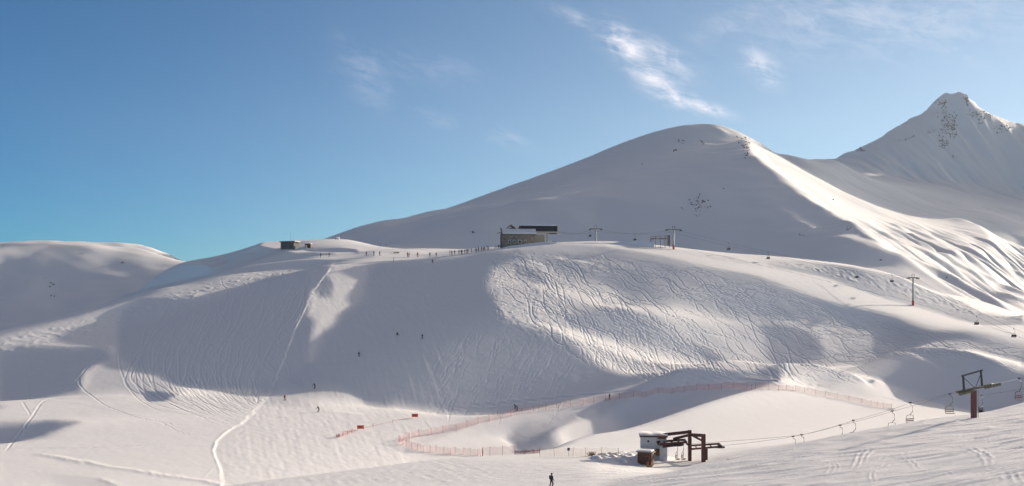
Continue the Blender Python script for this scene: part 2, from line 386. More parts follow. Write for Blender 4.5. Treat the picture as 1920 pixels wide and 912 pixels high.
FAR_RELIEF = [
 (-0.09, 6, 500, 1500, [(500,470),(640,438),(760,410),(880,386),(960,360),(1120,304),(1260,245),(1330,236),(1390,258),(1410,305),(1450,335),(1500,378),(1545,404),(1600,447),(1650,474),(1700,508),(1640,520),(1400,520),(900,520),(500,520)]),
 (-0.07, 6, 500, 1100, [(-60,456),(60,455),(220,466),(330,490),(420,500),(480,520),(400,560),(200,620),(-60,660)]),
 (0.16, 2, 700, 1100, [(-60,450),(60,450),(95,453),(60,458),(-60,460)], 2.0),
 (0.16, 2, 700, 1100, [(110,451),(220,458),(250,466),(290,479),(325,488),(300,488),(255,477),(215,463),(130,455)], 2.0),
 (0.10, 4, 700, 1100, [(0,462),(90,460),(60,475),(40,484),(10,478),(0,495),(-40,495),(-40,462)], 2.0),
 # saddle and slope under the high peak
 (-0.07, 6, 1850, 2700, [(1570,298),(1640,262),(1720,220),(1790,174),(1815,185),(1930,262),(2000,330),(1900,340),(1700,330)]),
 # sunlit flank
 (0.5, 3, 620, 1520, [(1402,263),(1430,275),(1465,293),(1495,310),(1520,335),(1560,366),(1590,372),(1575,378),(1600,392),(1640,408),(1668,420),(1645,420),(1690,432),(1760,436),(1780,442),(1850,452),(1930,465),(1930,545),(1900,530),(1870,520),(1850,530),(1880,560),(1920,580),(1920,640),(1850,598),(1780,570),(1740,535),(1700,507),(1660,492),(1625,460),(1600,446),(1560,425),(1530,405),(1497,370),(1530,378),(1500,358),(1460,335),(1425,315),(1405,290)], 1.2),
 (0.3, 2, 1000, 2300, [(1598,304),(1615,308),(1642,317),(1620,317)], 2.0),
 (0.3, 2, 1000, 1600, [(1340,238),(1356,241),(1378,252),(1360,250)], 2.0),
 (0.3, 2, 1000, 1900, [(1515,298),(1560,296),(1570,299),(1530,300)], 2.0),
 (0.35, 2, 1000, 2400, [(1830,218),(1850,230),(1876,246),(1873,248),(1845,232)], 2.0),
 (0.35, 2, 1000, 2400, [(1890,255),(1930,272),(1930,278),(1905,268)], 2.0),
 (0.3, 2, 1000, 2400, [(1838,266),(1850,275),(1862,286),(1852,280)], 2.0),
 (0.3, 2, 1000, 1800, [(1900,385),(1930,395),(1930,402),(1910,396)], 2.0),
 (0.3, 2, 1000, 1800, [(1903,402),(1930,412),(1930,420),(1910,412)], 2.0),
 (-0.12, 6, 560, 1150, [(640,448),(800,410),(1000,400),(1200,400),(1440,430),(1480,470),(1300,480),(900,475),(640,470)], 3.0),
 # scarp in the first face
 (0.25, 2, 620, 1100, [(1463,409),(1485,417),(1500,432),(1520,444),(1538,448),(1540,458),(1525,456),(1505,446),(1490,432),(1475,420)], 2.0),
 (0.25, 3, 620, 1100, [(1550,430),(1590,424),(1612,436),(1580,432)], 2.0),
 (0.2, 3, 560, 900, [(1560,478),(1600,462),(1625,470),(1650,490),(1700,505),(1600,485)], 2.0),
]
far = Terrain(FAR, -720, 1950, 480, 2760, 4.5)
SKYLINE = np.array([(-400,470),(-150,452),(0,455),(130,453),(220,462),(320,488),(380,500),(450,497),(540,478),(590,462),(640,440),(700,418),(760,409),(800,398),(880,385),(960,359),(1050,326),(1120,303),(1200,267),(1260,243),(1300,236),(1335,235),(1362,241),(1400,262),(1450,284),(1500,299),(1560,298),(1580,293),(1610,283),(1640,268),(1680,244),(1720,219),(1755,197),(1770,180),(1792,172),(1811,180),(1820,199),(1850,220),(1880,236),(1920,260),(2000,310),(2150,390)], float)
px_ = CX + F * far.X / far.Y; py_ = H0 - F * far.zb / far.Y
lamF = 2e-6 + 4e-3 * np.exp(-((py_ - np.interp(px_, SKYLINE[:, 0], SKYLINE[:, 1])) / 12) ** 2) + 4e-6 * (far.Y > 1900) + 2e-3 * ((px_ > 1960) & (far.Y > 1500)) + 2e-3 * (far.Y > 2420)
far.solve(FAR_RELIEF, lamF.astype(np.float32), 0.05, lit_cap=0.7, iters=260)

# ------------------------------------------------------------------ materials
def snow_material(name, fine=1.0):
    m = bpy.data.materials.new(name); m.use_nodes = True
    n, l = m.node_tree.nodes, m.node_tree.links
    b = n["Principled BSDF"]
    b.inputs["Base Color"].default_value = (0.86, 0.86, 0.88, 1)
    b.inputs["Roughness"].default_value = 0.75
    b.inputs["Specular IOR Level"].default_value = 0.15
    e = G(n, l); geo = n.new("ShaderNodeNewGeometry"); sp = n.new("ShaderNodeSeparateXYZ"); l.new(geo.outputs["Position"], sp.inputs[0])
    x, y, z = sp.outputs
    h = e.noise(e.xyz(e.m('MULTIPLY', x, 0.9), e.m('MULTIPLY', y, 2.6), e.m('MULTIPLY', z, 2.0)), 1.0, 5, 0.65)
    nearby = e.step(y, 200.0, 140.0)
    bp = n.new("ShaderNodeBump"); bp.inputs["Distance"].default_value = 0.16 * fine
    l.new(h, bp.inputs["Height"]); l.new(e.m('MULTIPLY', nearby, 0.75), bp.inputs["Strength"]); l.new(bp.outputs[0], b.inputs["Normal"])
    return m

SNOW = snow_material("snow")
FARSNOW = snow_material("far_snow", 0.0)

def mesh_obj(name, verts, faces_quads, mat, smooth=True):
    me = bpy.data.meshes.new(name)
    nv, nf = len(verts), len(faces_quads)
    me.vertices.add(nv); me.vertices.foreach_set("co", np.ascontiguousarray(verts, np.float32).ravel())
    me.loops.add(nf * 4); me.loops.foreach_set("vertex_index", np.ascontiguousarray(faces_quads, np.int32).ravel())
    me.polygons.add(nf)
    me.polygons.foreach_set("loop_start", np.arange(nf, dtype=np.int32) * 4)
    me.polygons.foreach_set("use_smooth", np.ones(nf, bool))
    me.update(calc_edges=True)
    me.materials.append(mat)
    o = bpy.data.objects.new(name, me); COL.objects.link(o)
    return o

def polar(name, func, angs, rads, mat, closed=False):
    A, R = np.meshgrid(angs, rads)
    X, Y = (R * np.sin(A)).astype(np.float32), (R * np.cos(A)).astype(np.float32)
    Z = func(X, Y)
    nr, na = X.shape
    idx = np.arange(nr * na, dtype=np.int32).reshape(nr, na)
    if closed:
        q = np.stack([idx[:-1], np.roll(idx[:-1], -1, 1), np.roll(idx[1:], -1, 1), idx[1:]], -1).reshape(-1, 4)
    else:
        q = np.stack([idx[:-1, :-1], idx[:-1, 1:], idx[1:, 1:], idx[1:, :-1]], -1).reshape(-1, 4)
    q = q[:, ::-1]
    o = mesh_obj(name, np.stack([X, Y, Z], -1).reshape(-1, 3), q, mat)
    o['kind'] = 'structure'
    return o

# ---- fine relief of the near snow: ski tracks, ruts, banks, chopped snow
rng = np.random.default_rng(7)
RND = rng.standard_normal((256, 256)).astype(np.float32)
def noise2(X, Y, scale, off=0.0):
    fx, fy = X / scale + off, Y / scale + off * 1.7
    ix, iy = np.floor(fx).astype(np.int32), np.floor(fy).astype(np.int32)
    tx, ty = (fx - ix).astype(np.float32), (fy - iy).astype(np.float32)
    tx = tx * tx * (3 - 2 * tx); ty = ty * ty * (3 - 2 * ty)
    v = lambda i, j: RND[(iy + j) & 255, (ix + i) & 255]
    return (v(0, 0) * (1 - tx) + v(1, 0) * tx) * (1 - ty) + (v(0, 1) * (1 - tx) + v(1, 1) * tx) * ty

DS = np.arange(55, 600, 0.6, dtype=np.float32)
def hit(pts, dmin=55.0):
    """where the photo's rays meet the near snow -> (N,3)"""
    pts = np.atleast_2d(np.asarray(pts, float))
    out = []
    ds = DS[DS >= dmin]
    for k in range(0, len(pts), 1500):
        q = pts[k:k + 1500]
        X = ((q[:, 0] - CX) / F)[:, None] * ds; Y = np.broadcast_to(ds, X.shape)
        ix = np.clip(np.round((X - near.x0) / near.h), 0, near.z.shape[1] - 1).astype(np.int32)
        iy = np.clip(np.round((Y - near.y0) / near.h), 0, near.z.shape[0] - 1).astype(np.int32)
        below = near.z[iy, ix] > ((H0 - q[:, 1]) / F)[:, None] * ds
        f = below.argmax(1); f = np.where(below.any(1), f, len(ds) - 1)
        d = ds[f]
        out.append(np.stack([(q[:, 0] - CX) / F * d, d, near.sample((q[:, 0] - CX) / F * d, d)], -1))
    return np.concatenate(out)

def spline(P, n=14):
    P = np.asarray(P, float)
    P = np.concatenate([[2 * P[0] - P[1]], P, [2 * P[-1] - P[-2]]])
    t = np.linspace(0, 1, n, endpoint=False)[:, None]
    seg = [0.5 * (2 * P[i] + (P[i + 1] - P[i - 1]) * t + (2 * P[i - 1] - 5 * P[i] + 4 * P[i + 1] - P[i + 2]) * t ** 2 + (3 * P[i] - P[i - 1] - 3 * P[i + 1] + P[i + 2]) * t ** 3) for i in range(1, len(P) - 2)]
    return np.concatenate(seg + [P[-2:-1]])

DX0, DX1, DY0, DY1, DH = -250.0, 290.0, 125.0, 480.0, 0.21
dxs = np.arange(DX0, DX1, DH, dtype=np.float32); dys = np.arange(DY0, DY1, DH, dtype=np.float32)
DXG, DYG = np.meshgrid(dxs, dys)
groove = np.zeros(DXG.shape, np.float32); berm = np.zeros(DXG.shape, np.float32)

def stamp(xy, depth, wid, lip=0.45, bank=0.0, R=None):
    """press a track of that depth along a ground polyline, a raised lip on both sides"""
    DX0, DY0, DH, dxs, dys, groove, berm = R or (globals()['DX0'], globals()['DY0'], globals()['DH'], globals()['dxs'], globals()['dys'], globals()['groove'], globals()['berm'])
    xy = np.asarray(xy, float)[:, :2]
    st = np.abs(np.diff(xy, axis=0)).max(1)
    ok = np.concatenate([[True], st < 25])
    seg = np.hypot(*np.diff(xy, axis=0).T); L = np.concatenate([[0], np.cumsum(seg)])
    if L[-1] < 0.5: return
    t = np.arange(0, L[-1], DH * 0.9)
    x, y = np.interp(t, L, xy[:, 0]), np.interp(t, L, xy[:, 1])
    k = int(math.ceil(2.6 * wid / DH)); o = np.arange(-k, k + 1)
    oi, oj = [v.ravel() for v in np.meshgrid(o, o)]
    ci, cj = np.round((x - DX0) / DH).astype(int), np.round((y - DY0) / DH).astype(int)
    I, J = ci[:, None] + oi, cj[:, None] + oj
    m = (I >= 0) & (I < len(dxs)) & (J >= 0) & (J < len(dys))
    d2 = ((DX0 + I * DH - x[:, None]) ** 2 + (DY0 + J * DH - y[:, None]) ** 2) / wid ** 2
    lin = (J * len(dxs) + I)[m]; d2 = d2[m]
    fade = np.broadcast_to(np.clip(np.minimum(t, L[-1] - t) / 6.0, 0, 1)[:, None], m.shape)[m]
    np.maximum.at(groove.reshape(-1), lin, (depth * np.exp(-d2) * fade).astype(np.float32))
    np.maximum.at(berm.reshape(-1), lin, ((depth * lip * np.exp(-(np.sqrt(d2) - 1.5) ** 2 * 2.2) + bank * np.exp(-d2)) * fade).astype(np.float32))

def px_track(pts, depth=0.16, wid=0.36, lip=0.45, bank=0.0, jit=0.0, n=14, dmin=55.0):
    P = spline(pts, n)
    if jit:
        ph = rng.uniform(0, 6.28, 3)
        s_ = np.arange(len(P))
        P = P + np.stack([np.sin(s_ * 0.45 + ph[0]), np.sin(s_ * 0.37 + ph[1])], -1) * jit
    stamp(hit(P, dmin), depth, wid, lip, bank)

# S-turns over the tracked hill front
def inside(p, poly):
    return poly_sd(np.array([p[0]]), np.array([p[1]]), poly)[0] > 0
FIELD = [(925,505),(960,476),(1060,470),(1130,470),(1250,490),(1400,522),(1560,575),(1700,615),(1930,657),(1930,705),(1800,674),(1650,676),(1620,735),(1560,728),(1440,714),(1310,712),(1225,716),(1100,690),(1020,640),(945,600)]
n_tr = 0
while n_tr < 300:
    p = np.array([rng.uniform(925, 1850), rng.uniform(470, 690)])
    if not inside(p, FIELD): continue
    n_tr += 1
    ph, lam_, amp = rng.uniform(0, 6.28), rng.uniform(48, 110), rng.uniform(0.3, 0.75)
    length = rng.uniform(110, 420); pts = [p.copy()]; s_ = 0.0; bias = rng.normal(0, 0.16) - (0.35 if rng.random() < 0.3 else 0.0)
    while s_ < length:
        x, y = p
        base = np.interp(x, [920, 1050, 1200, 1400, 1600, 1900], [0.95, 0.78, 0.62, 0.52, 0.36, 0.22]) + 0.25 * np.clip((y - 600) / 100, -0.5, 1) * (x < 1500) + bias
        th = base + amp * math.sin(6.283 * s_ / lam_ + ph) * np.interp(x, [1000, 1500, 1800], [1.0, 0.7, 0.4])
        p = p + 4.0 * np.array([math.cos(th), math.sin(th)]); s_ += 4
        if not inside(p, FIELD): break
        pts.append(p.copy())
    if len(pts) > 6:
        stamp(hit(pts, 255), rng.uniform(0.08, 0.19) * (1.5 if rng.random() < 0.4 else 1.0), rng.uniform(0.17, 0.24), 0.2)
# short chopped turns near the groomed edge
for k in range(110):
    p = np.array([rng.uniform(905, 1060), rng.uniform(478, 640)])
    th = rng.uniform(0.7, 1.5); L = rng.uniform(14, 36); b = rng.uniform(-0.7, 0.7)
    pts = [p + np.array([math.cos(th + b * t), math.sin(th + b * t)]) * L * t for t in np.linspace(0, 1, 6)]
    stamp(hit(pts, 255), rng.uniform(0.05, 0.11), 0.2, 0.4)
# lower edge of the field, in the shade: fine diagonal combing
for k in range(90):
    x = rng.uniform(835, 1090); y = rng.uniform(600, 740)
    px_track([(x, y), (x - rng.uniform(8, 22), y + rng.uniform(16, 34)), (x - rng.uniform(24, 50), y + rng.uniform(40, 75))], 0.07, 0.2, 0.4, jit=1.0, dmin=255)
# sweeping turns of the left bowl
def lerp(a, b, t): return a + (b - a) * t
for k in range(56):
    t = min(max((k + rng.uniform(-4, 4)) / 55, 0), 1)
    j = lambda a=22: rng.uniform(-a, a)
    P = [(lerp(330, 588, t) + j(), lerp(575, 530, t) + j()), (lerp(268, 545, t) + j(), lerp(635, 590, t) + j()), (lerp(238, 505, t) + j(6), lerp(690, 660, t) + j()),
         (lerp(262, 480, t) + j(6), lerp(738, 712, t) + j(6)), (lerp(345, 478, t) + j(5), lerp(772, 742, t) + j(5)), (lerp(446, 494, t) + j(3), lerp(800, 752, t) + j(4))]
    px_track(P, rng.uniform(0.03, 0.11), rng.uniform(0.17, 0.25), 0.3, jit=rng.uniform(0.5, 3.5), dmin=200)
for k in range(44):
    x, y = rng.uniform(270, 570), rng.uniform(560, 640)
    px_track([(x, y), (x - rng.uniform(30, 60), y + rng.uniform(20, 40)), (x - rng.uniform(80, 130), y + rng.uniform(50, 80))], 0.07, 0.2, 0.4, jit=2.5, dmin=230)
for k in range(22):
    x, y = rng.uniform(330, 560), rng.uniform(540, 600)
    px_track([(x, y), (x + rng.uniform(-40, 10), y + 45), (x + rng.uniform(-60, 30), y + 90), (x + rng.uniform(-60, 50), min(y + 150, 735))], 0.06, 0.2, 0.4, jit=4.0, dmin=230)
# single tracks on the left
for P, dp, wd in [
    ([(200,655),(165,690),(120,735),(80,755),(55,790),(20,835),(8,850)], 0.22, 0.45), ([(40,752),(52,770),(58,782)], 0.2, 0.4),
    ([(85,751),(150,760),(240,777),(330,790)], 0.16, 0.36), ([(148,705),(150,722),(165,738),(200,762),(245,779),(300,793),(380,801),(425,806)], 0.22, 0.42),
    ([(222,662),(228,700),(250,740),(285,765),(330,775),(400,787),(450,797)], 0.2, 0.4), ([(252,690),(262,735),(300,762),(400,780),(455,794)], 0.2, 0.4),
    ([(280,786),(300,792),(315,800),(335,810),(360,815),(400,812),(425,808)], 0.18, 0.4), ([(0,843),(150,841),(250,837),(315,833)], 0.35, 0.5),
    ([(120,846),(250,842),(390,837)], 0.10, 0.4), ([(280,885),(320,880),(405,873)], 0.12, 0.36), ([(362,826),(380,828),(402,826)], 0.3, 0.5),
    ([(0,700),(60,690),(140,668),(210,655)], 0.08, 0.36), ([(0,728),(80,700),(200,672)], 0.08, 0.36), ([(46,690),(50,720),(55,752)], 0.08, 0.36),
    ([(412,520),(418,535),(426,548),(418,560),(410,568),(413,590),(425,605)], 0.25, 0.4), ([(170,610),(185,598),(190,590)], 0.2, 0.5), ([(165,620),(130,650),(110,690)], 0.10, 0.4),
    ([(60,655),(140,628),(240,600),(300,585),(380,560)], 0.12, 0.6), ([(20,650),(100,622),(200,592),(300,566),(420,540)], 0.10, 0.5),
    ([(500,532),(508,520),(512,510)], 0.2, 0.4), ([(520,535),(526,520),(530,508)], 0.25, 0.5), ([(460,552),(468,540),(462,528)], 0.25, 0.5)]:
    px_track(P, dp * 0.38, wd * 0.6, 0.35, jit=0.4, dmin=130)
# snow banks: piste edges, road edges
for P, bk, wd in [
    ([(622,500),(612,512),(600,528),(588,545)], 0.75, 0.7), ([(575,570),(566,590),(556,610),(548,630)], 0.7, 0.6), ([(548,630),(535,665),(520,700),(505,738),(480,770),(460,790)], 0.35, 0.6),
    ([(460,790),(430,806),(408,825),(400,845),(405,862),(414,885),(420,915)], 0.55, 0.8), ([(405,872),(390,888),(372,905)], 0.3, 0.5),
    ([(850,500),(835,590),(820,680),(824,720),(850,748),(890,758)], 0.04, 0.5), ([(50,851),(100,857),(150,867),(280,888),(360,900),(430,912)], 1.1, 2.2), ([(170,897),(195,902),(230,916)], 1.1, 2.0),
    ([(960,754),(1100,738),(1225,723),(1310,711),(1440,711),(1560,722)], 0.28, 0.6), ([(1385,487),(1500,500),(1640,523)], 0.12, 0.5)]:
    px_track(P, 0.0, wd * 0.38, 0.0, bank=bk * 0.13, dmin=125)
# ruts along the lift piste and the road
for P, dp, wd in [
    ([(1285,468),(1360,482),(1450,503),(1560,530),(1700,566),(1800,596),(1920,634)], 0.22, 0.5), ([(1100,462),(1200,474),(1300,494),(1450,528)], 0.10, 0.5), ([(1200,478),(1330,503),(1450,533),(1600,573)], 0.10, 0.6),
    ([(1400,489),(1520,500),(1640,527),(1800,573),(1920,612)], 0.10, 0.6), ([(1600,578),(1720,600),(1850,622)], 0.10, 0.8), ([(1450,540),(1600,580),(1700,605),(1820,632)], 0.08, 0.7),
    ([(870,763),(960,757),(1100,742),(1225,727),(1310,715),(1440,715),(1560,728)], 0.3, 0.7), ([(800,757),(850,768),(930,768),(1000,764)], 0.08, 0.5),
    ([(640,800),(720,790),(800,775),(870,768)], 0.07, 0.5), ([(1640,745),(1700,755),(1760,768)], 0.2, 0.7)]:
    px_track(P, dp * 0.6, wd, 0.4, jit=0.3, dmin=130)

# ski marks on the near slope
NX0, NY0, NH = -20.0, 56.0, 0.16
nxs, nys = np.arange(NX0, 82.0, NH, dtype=np.float32), np.arange(NY0, 150.0, NH, dtype=np.float32)
ngroove = np.zeros((len(nys), len(nxs)), np.float32); nberm = np.zeros_like(ngroove)
NR = (NX0, NY0, NH, nxs, nys, ngroove, nberm)
for P in ([(1548,860),(1560,874),(1552,888),(1532,900)], [(1556,862),(1569,876),(1562,890)], [(1636,836),(1614,850),(1608,866),(1600,880)], [(1648,838),(1624,852),(1616,870)], [(1690,852),(1710,868),(1722,880)],
          [(1800,834),(1838,850),(1852,868),(1848,880)], [(1812,838),(1846,852),(1858,866)], [(1880,880),(1890,905),(1894,915)], [(1896,880),(1906,900),(1910,912)], [(1760,880),(1776,870),(1790,866)], [(1490,890),(1540,878),(1580,868)],
          [(1400,880),(1450,868),(1520,856),(1600,846)], [(1640,880),(1634,892),(1638,905)], [(1240,890),(1300,884),(1380,882)], [(1100,905),(1160,900),(1230,898),(1300,902)], [(1700,830),(1760,822),(1840,806)]):
    stamp(hit(spline(P, 10), 50), rng.uniform(0.02, 0.05), rng.uniform(0.14, 0.22), 1.1, R=NR)
for k in range(110):
    x, y = rng.uniform(1120, 1920), rng.uniform(800, 912); L = rng.uniform(20, 90); a = rng.uniform(-0.35, 0.05)
    if y < np.interp(x, [1120, 1320, 1500, 1700, 1826, 1920], [895, 866, 836, 805, 788, 762]): continue
    stamp(hit(spline([(x, y), (x + L * 0.5, y + L * 0.5 * a + rng.uniform(-3, 3)), (x + L, y + L * a)], 8), 50), rng.uniform(0.02, 0.05), rng.uniform(0.13, 0.22), 0.7, R=NR)
ndetail = nberm * (1 - np.clip(ngroove / 0.15, 0, 1)) - ngroove

stamp([((px - CX) / F * 456.0, 456.0) for px in range(930, 1052, 6)], 0.0, 1.9, 0.0, bank=1.2)
detail = berm * (1 - np.clip(groove / 0.25, 0, 1)) - groove
# chopped, wind-worked and groomed snow
pxg = CX + F * DXG / DYG; pyg = H0 - F * near.sample(DXG, DYG) / DYG
chop = smooth01(poly_sd(pxg, pyg, [(905,475),(960,470),(1130,474),(1200,490),(1180,520),(1080,530),(1080,590),(1080,640),(1000,640),(920,600)]) / 30 + 0.3) * (DYG > 300) * (DYG < 455)
field = smooth01(poly_sd(pxg, pyg, FIELD) / 24 + 0.5) * (DYG > 270) * (DYG < 465)
detail += chop * (0.03 * noise2(DXG, DYG, 1.4) + 0.03 * noise2(DXG, DYG, 0.8, 9.0)) + field * 0.04 * noise2(DXG, DYG, 7.0, 3.3)
strip = smooth01(poly_sd(pxg, pyg, [(1440,489),(1560,500),(1700,532),(1800,556),(1920,592),(1920,604),(1800,587),(1690,554),(1560,518)]) / 6 + 0.5) * (DYG > 340) * (DYG < 480)
detail += strip * (0.08 * noise2(DXG, DYG, 1.3, 2.0))
lumps = smooth01(poly_sd(pxg, pyg, [(1105,862),(1115,852),(1150,851),(1190,848),(1205,858),(1200,872),(1160,868)]) / 5 + 0.5) * (DYG > 150) * (DYG < 200)
crestrough = smooth01(poly_sd(pxg, pyg, [(0,640),(150,600),(300,555),(480,510),(600,496),(560,515),(450,535),(300,575),(150,630),(0,665)]) / 14 + 0.5) * (DYG > 250) * (DYG < 455)
pe = poly_sd(pxg, pyg, [(622,500),(588,545),(560,605),(535,665),(505,738),(460,790),(430,806),(408,825),(400,845),(405,862),(414,885),(420,1000),(4000,1000),(4000,200),(760,200)])
edge_n = 1.6 * noise2(DXG, DYG, 2.2, 41.0)
detail -= 0.12 * smooth01((pe + edge_n) / 5 + 0.5) * np.exp(-np.clip(pe, 0, None) / 45) * (DYG < 440)
detail += crestrough * (0.05 * np.clip(noise2(DXG, DYG, 1.3, 21.0), -0.3, 2) + 0.04 * noise2(DXG * 0.4, DYG, 2.2, 22.0))
detail += lumps * np.clip(0.14 + 0.28 * noise2(DXG, DYG, 0.9, 8.0), 0, 1.2)
detail += 0.010 * noise2(DXG, DYG, 2.6, 5.0) + 0.006 * noise2(DXG, DYG, 1.0, 6.0)
groomed = smooth01(poly_sd(pxg, pyg, [(600,497),(860,480),(850,600),(820,700),(850,760),(960,762),(750,835),(760,850),(1200,885),(1100,915),(420,915),(402,850),(480,770),(540,650)]) / 20 + 0.5)
detail += groomed * (0.010 * noise2(DXG + 0.3 * DYG, DYG * 0.12, 0.8, 4.0) + 0.012 * noise2(DXG, DYG, 0.9, 31.0) * (DYG < 250))

def near_z(X, Y):
    z = near.sample(X, Y)
    fx, fy = (X - DX0) / DH, (Y - DY0) / DH
    m = (fx > 0) & (fx < len(dxs) - 2) & (fy > 0) & (fy < len(dys) - 2)
    ix, iy = fx[m].astype(np.int32), fy[m].astype(np.int32)
    tx, ty = fx[m] - ix, fy[m] - iy
    e = np.minimum(np.minimum(fx[m], len(dxs) - 2 - fx[m]), np.minimum(fy[m], len(dys) - 2 - fy[m])) * DH
    z[m] += ((detail[iy, ix] * (1 - tx) + detail[iy, ix + 1] * tx) * (1 - ty) + (detail[iy + 1, ix] * (1 - tx) + detail[iy + 1, ix + 1] * tx) * ty) * np.clip(e / 15, 0, 1)
    fx, fy = (X - NX0) / NH, (Y - NY0) / NH
    m = (fx > 0) & (fx < len(nxs) - 2) & (fy > 0) & (fy < len(nys) - 2)
    if m.any():
        ix, iy = fx[m].astype(np.int32), fy[m].astype(np.int32); tx, ty = fx[m] - ix, fy[m] - iy
        z[m] += (ndetail[iy, ix] * (1 - tx) + ndetail[iy, ix + 1] * tx) * (1 - ty) + (ndetail[iy + 1, ix] * (1 - tx) + ndetail[iy + 1, ix + 1] * tx) * ty
    # streaks of scraped and drifted snow on the near slope
    fg = np.clip((185 - np.hypot(X, Y)) / 25, 0, 1) * smooth01((X + 20 - (Y - 110) * 0.2) / 40)
    if fg.any():
        z += fg * (0.045 * noise2(X * 0.4, Y, 1.1, 1.0) + 0.05 * noise2(X * 0.4, Y, 2.6, 2.2))
    return z

fov = math.radians(29.5)
fine = np.arange(-fov, fov, math.radians(0.037) / Q)
side = fov + np.cumsum(np.linspace(0.1, 6, 43) * math.radians(1.155))
side = side[side < math.pi - 0.05]
angs = np.concatenate([-side[::-1], fine, side])
def radii(segs):
    out = []
    for a, b, s in segs:
        out.append(np.arange(a, b, s / Q))
    return np.concatenate(out)
rN = radii([(0.5, 20, 1.0), (20, 60, 0.6), (60, 130, 0.24), (130, 190, 0.4), (190, 255, 0.4), (255, 478, 0.24), (480, 660, 0.7), (660, 900, 40)])
ground = polar("snow_ground", near_z, angs, rN, SNOW, closed=True)
fovF = math.radians(31)
rF = radii([(500, 1000, 4), (1000, 1700, 5), (1700, 2500, 7), (2500, 3300, 16)])
aF = np.concatenate([np.arange(-fovF, fovF, math.radians(0.06) / Q), np.arange(fovF, math.radians(47), math.radians(0.4))])
def far_z(X, Y):
    z = far.sample(X, Y)
    pk = np.clip((Y - 1850) / 150, 0, 1)
    ridge = lambda s, o: np.abs(noise2(X + 0.35 * Y, Y * 0.22 - 0.1 * X, s, o))
    z += pk * (4.0 - 6.0 * ridge(38.0, 1.0) - 2.5 * ridge(15.0, 4.0)) * 0.9
    z += 0.35 * noise2(X, Y, 22.0, 2.0) + 0.16 * noise2(X * 0.5, Y, 8.0, 3.0)
    # drifted ribs running down the sunlit flank
    px0, py0 = CX + F * X / Y, H0 - F * z / Y
    m = (Y < 1500) & (px0 > 1480) & (px0 < 2000) & (py0 > 370)
    rib = np.zeros_like(z)
    xm, ym = X[m], Y[m]
    msk = smooth01(poly_sd(px0[m], py0[m], [(1560,400),(1640,412),(1760,430),(1850,445),(1990,470),(1990,600),(1850,580),(1740,520),(1640,455)]) / 30 + 0.4)
    u_ = xm + 0.22 * (ym - 1000) + 5 * noise2(xm, ym, 60.0, 1.5)
    rb = np.abs(noise2(u_, ym * 0.3, 17.0, 11.0)); rb2 = np.abs(noise2(u_, ym * 0.4, 7.0, 12.0))
    strong = smooth01((px0[m] - 1600) / 200)
    rib[m] = msk * ((3.4 * strong + 0.9) * (np.clip(rb, 0, 1.2) - 0.5) + 0.5 * rb2)
    z += rib
    # craggy summit block and notch
    px, d = CX + F * X / Y, Y
    top = (np.abs(X - 1040) < 90) & (np.abs(Y - 2365) < 120)
    z = np.where(top, np.minimum(z + 6 * np.exp(-((X - 1048) / 26) ** 2 - ((Y - 2365) / 60) ** 2), 506 + 1.5 * noise2(X, Y, 9.0, 6.0)), z)
    return z
mount = polar("snow_mountains", far_z, aF, rF, FARSNOW)

# ------------------------------------------------------------------ thin mountain air
hz_m = bpy.data.materials.new("mountain_air"); hz_m.use_nodes = True
hn, hl = hz_m.node_tree.nodes, hz_m.node_tree.links
hn.remove(hn["Principled BSDF"])
hv = hn.new("ShaderNodeVolumePrincipled")
hv.inputs["Color"].default_value = (0.86, 0.91, 1.0, 1)
hv.inputs["Density"].default_value = 2.8e-5
hv.inputs["Anisotropy"].default_value = 0.45
hl.new(hv.outputs[0], hn["Material Output"].inputs["Volume"])
hb_ = bmesh.new()
bmesh.ops.create_cube(hb_, size=1.0, matrix=Matrix.Translation((700, 950, 280)) @ Matrix.Diagonal((4600, 5400, 800, 1)))
hme = bpy.data.meshes.new("haze"); hb_.to_mesh(hme); hb_.free(); hme.materials.append(hz_m)
haze = bpy.data.objects.new("haze", hme); COL.objects.link(haze); haze['kind'] = 'stuff'

# ------------------------------------------------------------------ objects: helpers
def material(name, col, rough=0.6, metal=0.0, vary=0.12, scale=3.0):
    m = bpy.data.materials.new(name); m.use_nodes = True
    n, l = m.node_tree.nodes, m.node_tree.links
    b = n["Principled BSDF"]; b.inputs["Roughness"].default_value = rough; b.inputs["Metallic"].default_value = metal
    e = G(n, l); tc = n.new("ShaderNodeTexCoord")
    f = e.noise(tc.outputs["Object"], scale, 5, 0.6)
    lo = tuple(c * (1 - vary * 1.6) for c in col) + (1,); hi = tuple(min(1, c * (1 + vary)) for c in col) + (1,)
    l.new(e.mix(e.step(f, 0.3, 0.7), lo, hi), b.inputs["Base Color"])
    return m

M_STEEL = material("galvanised_steel", (0.30, 0.31, 0.30), 0.45, 0.6)
M_DARK = material("dark_metal", (0.045, 0.045, 0.05), 0.5, 0.3)
M_OLIVE = material("olive_steel", (0.16, 0.15, 0.10), 0.55, 0.2)
M_RUST = material("red_brown_steel", (0.10, 0.030, 0.022), 0.6)
M_PYLON = material("red_pylon_paint", (0.17, 0.042, 0.045), 0.5)
M_PADRED = material("red_padding", (0.50, 0.075, 0.06), 0.7)
M_WHITEWALL = material("white_render", (0.72, 0.71, 0.68), 0.85, vary=0.06)
M_WOOD = material("dark_brown_wood", (0.13, 0.055, 0.03), 0.75, vary=0.3, scale=6)
M_OCHRE = material("ochre_wood", (0.33, 0.15, 0.06), 0.7, vary=0.25)
M_STONE = material("stone_wall", (0.33, 0.26, 0.21), 0.9, vary=0.45, scale=2.5)
M_TIMBER = material("weathered_timber", (0.22, 0.17, 0.12), 0.8, vary=0.3)
M_PALE = material("pale_beige_panel", (0.55, 0.50, 0.42), 0.7)
M_GLASS = material("dark_glazing", (0.035, 0.035, 0.045), 0.25, vary=0.2)
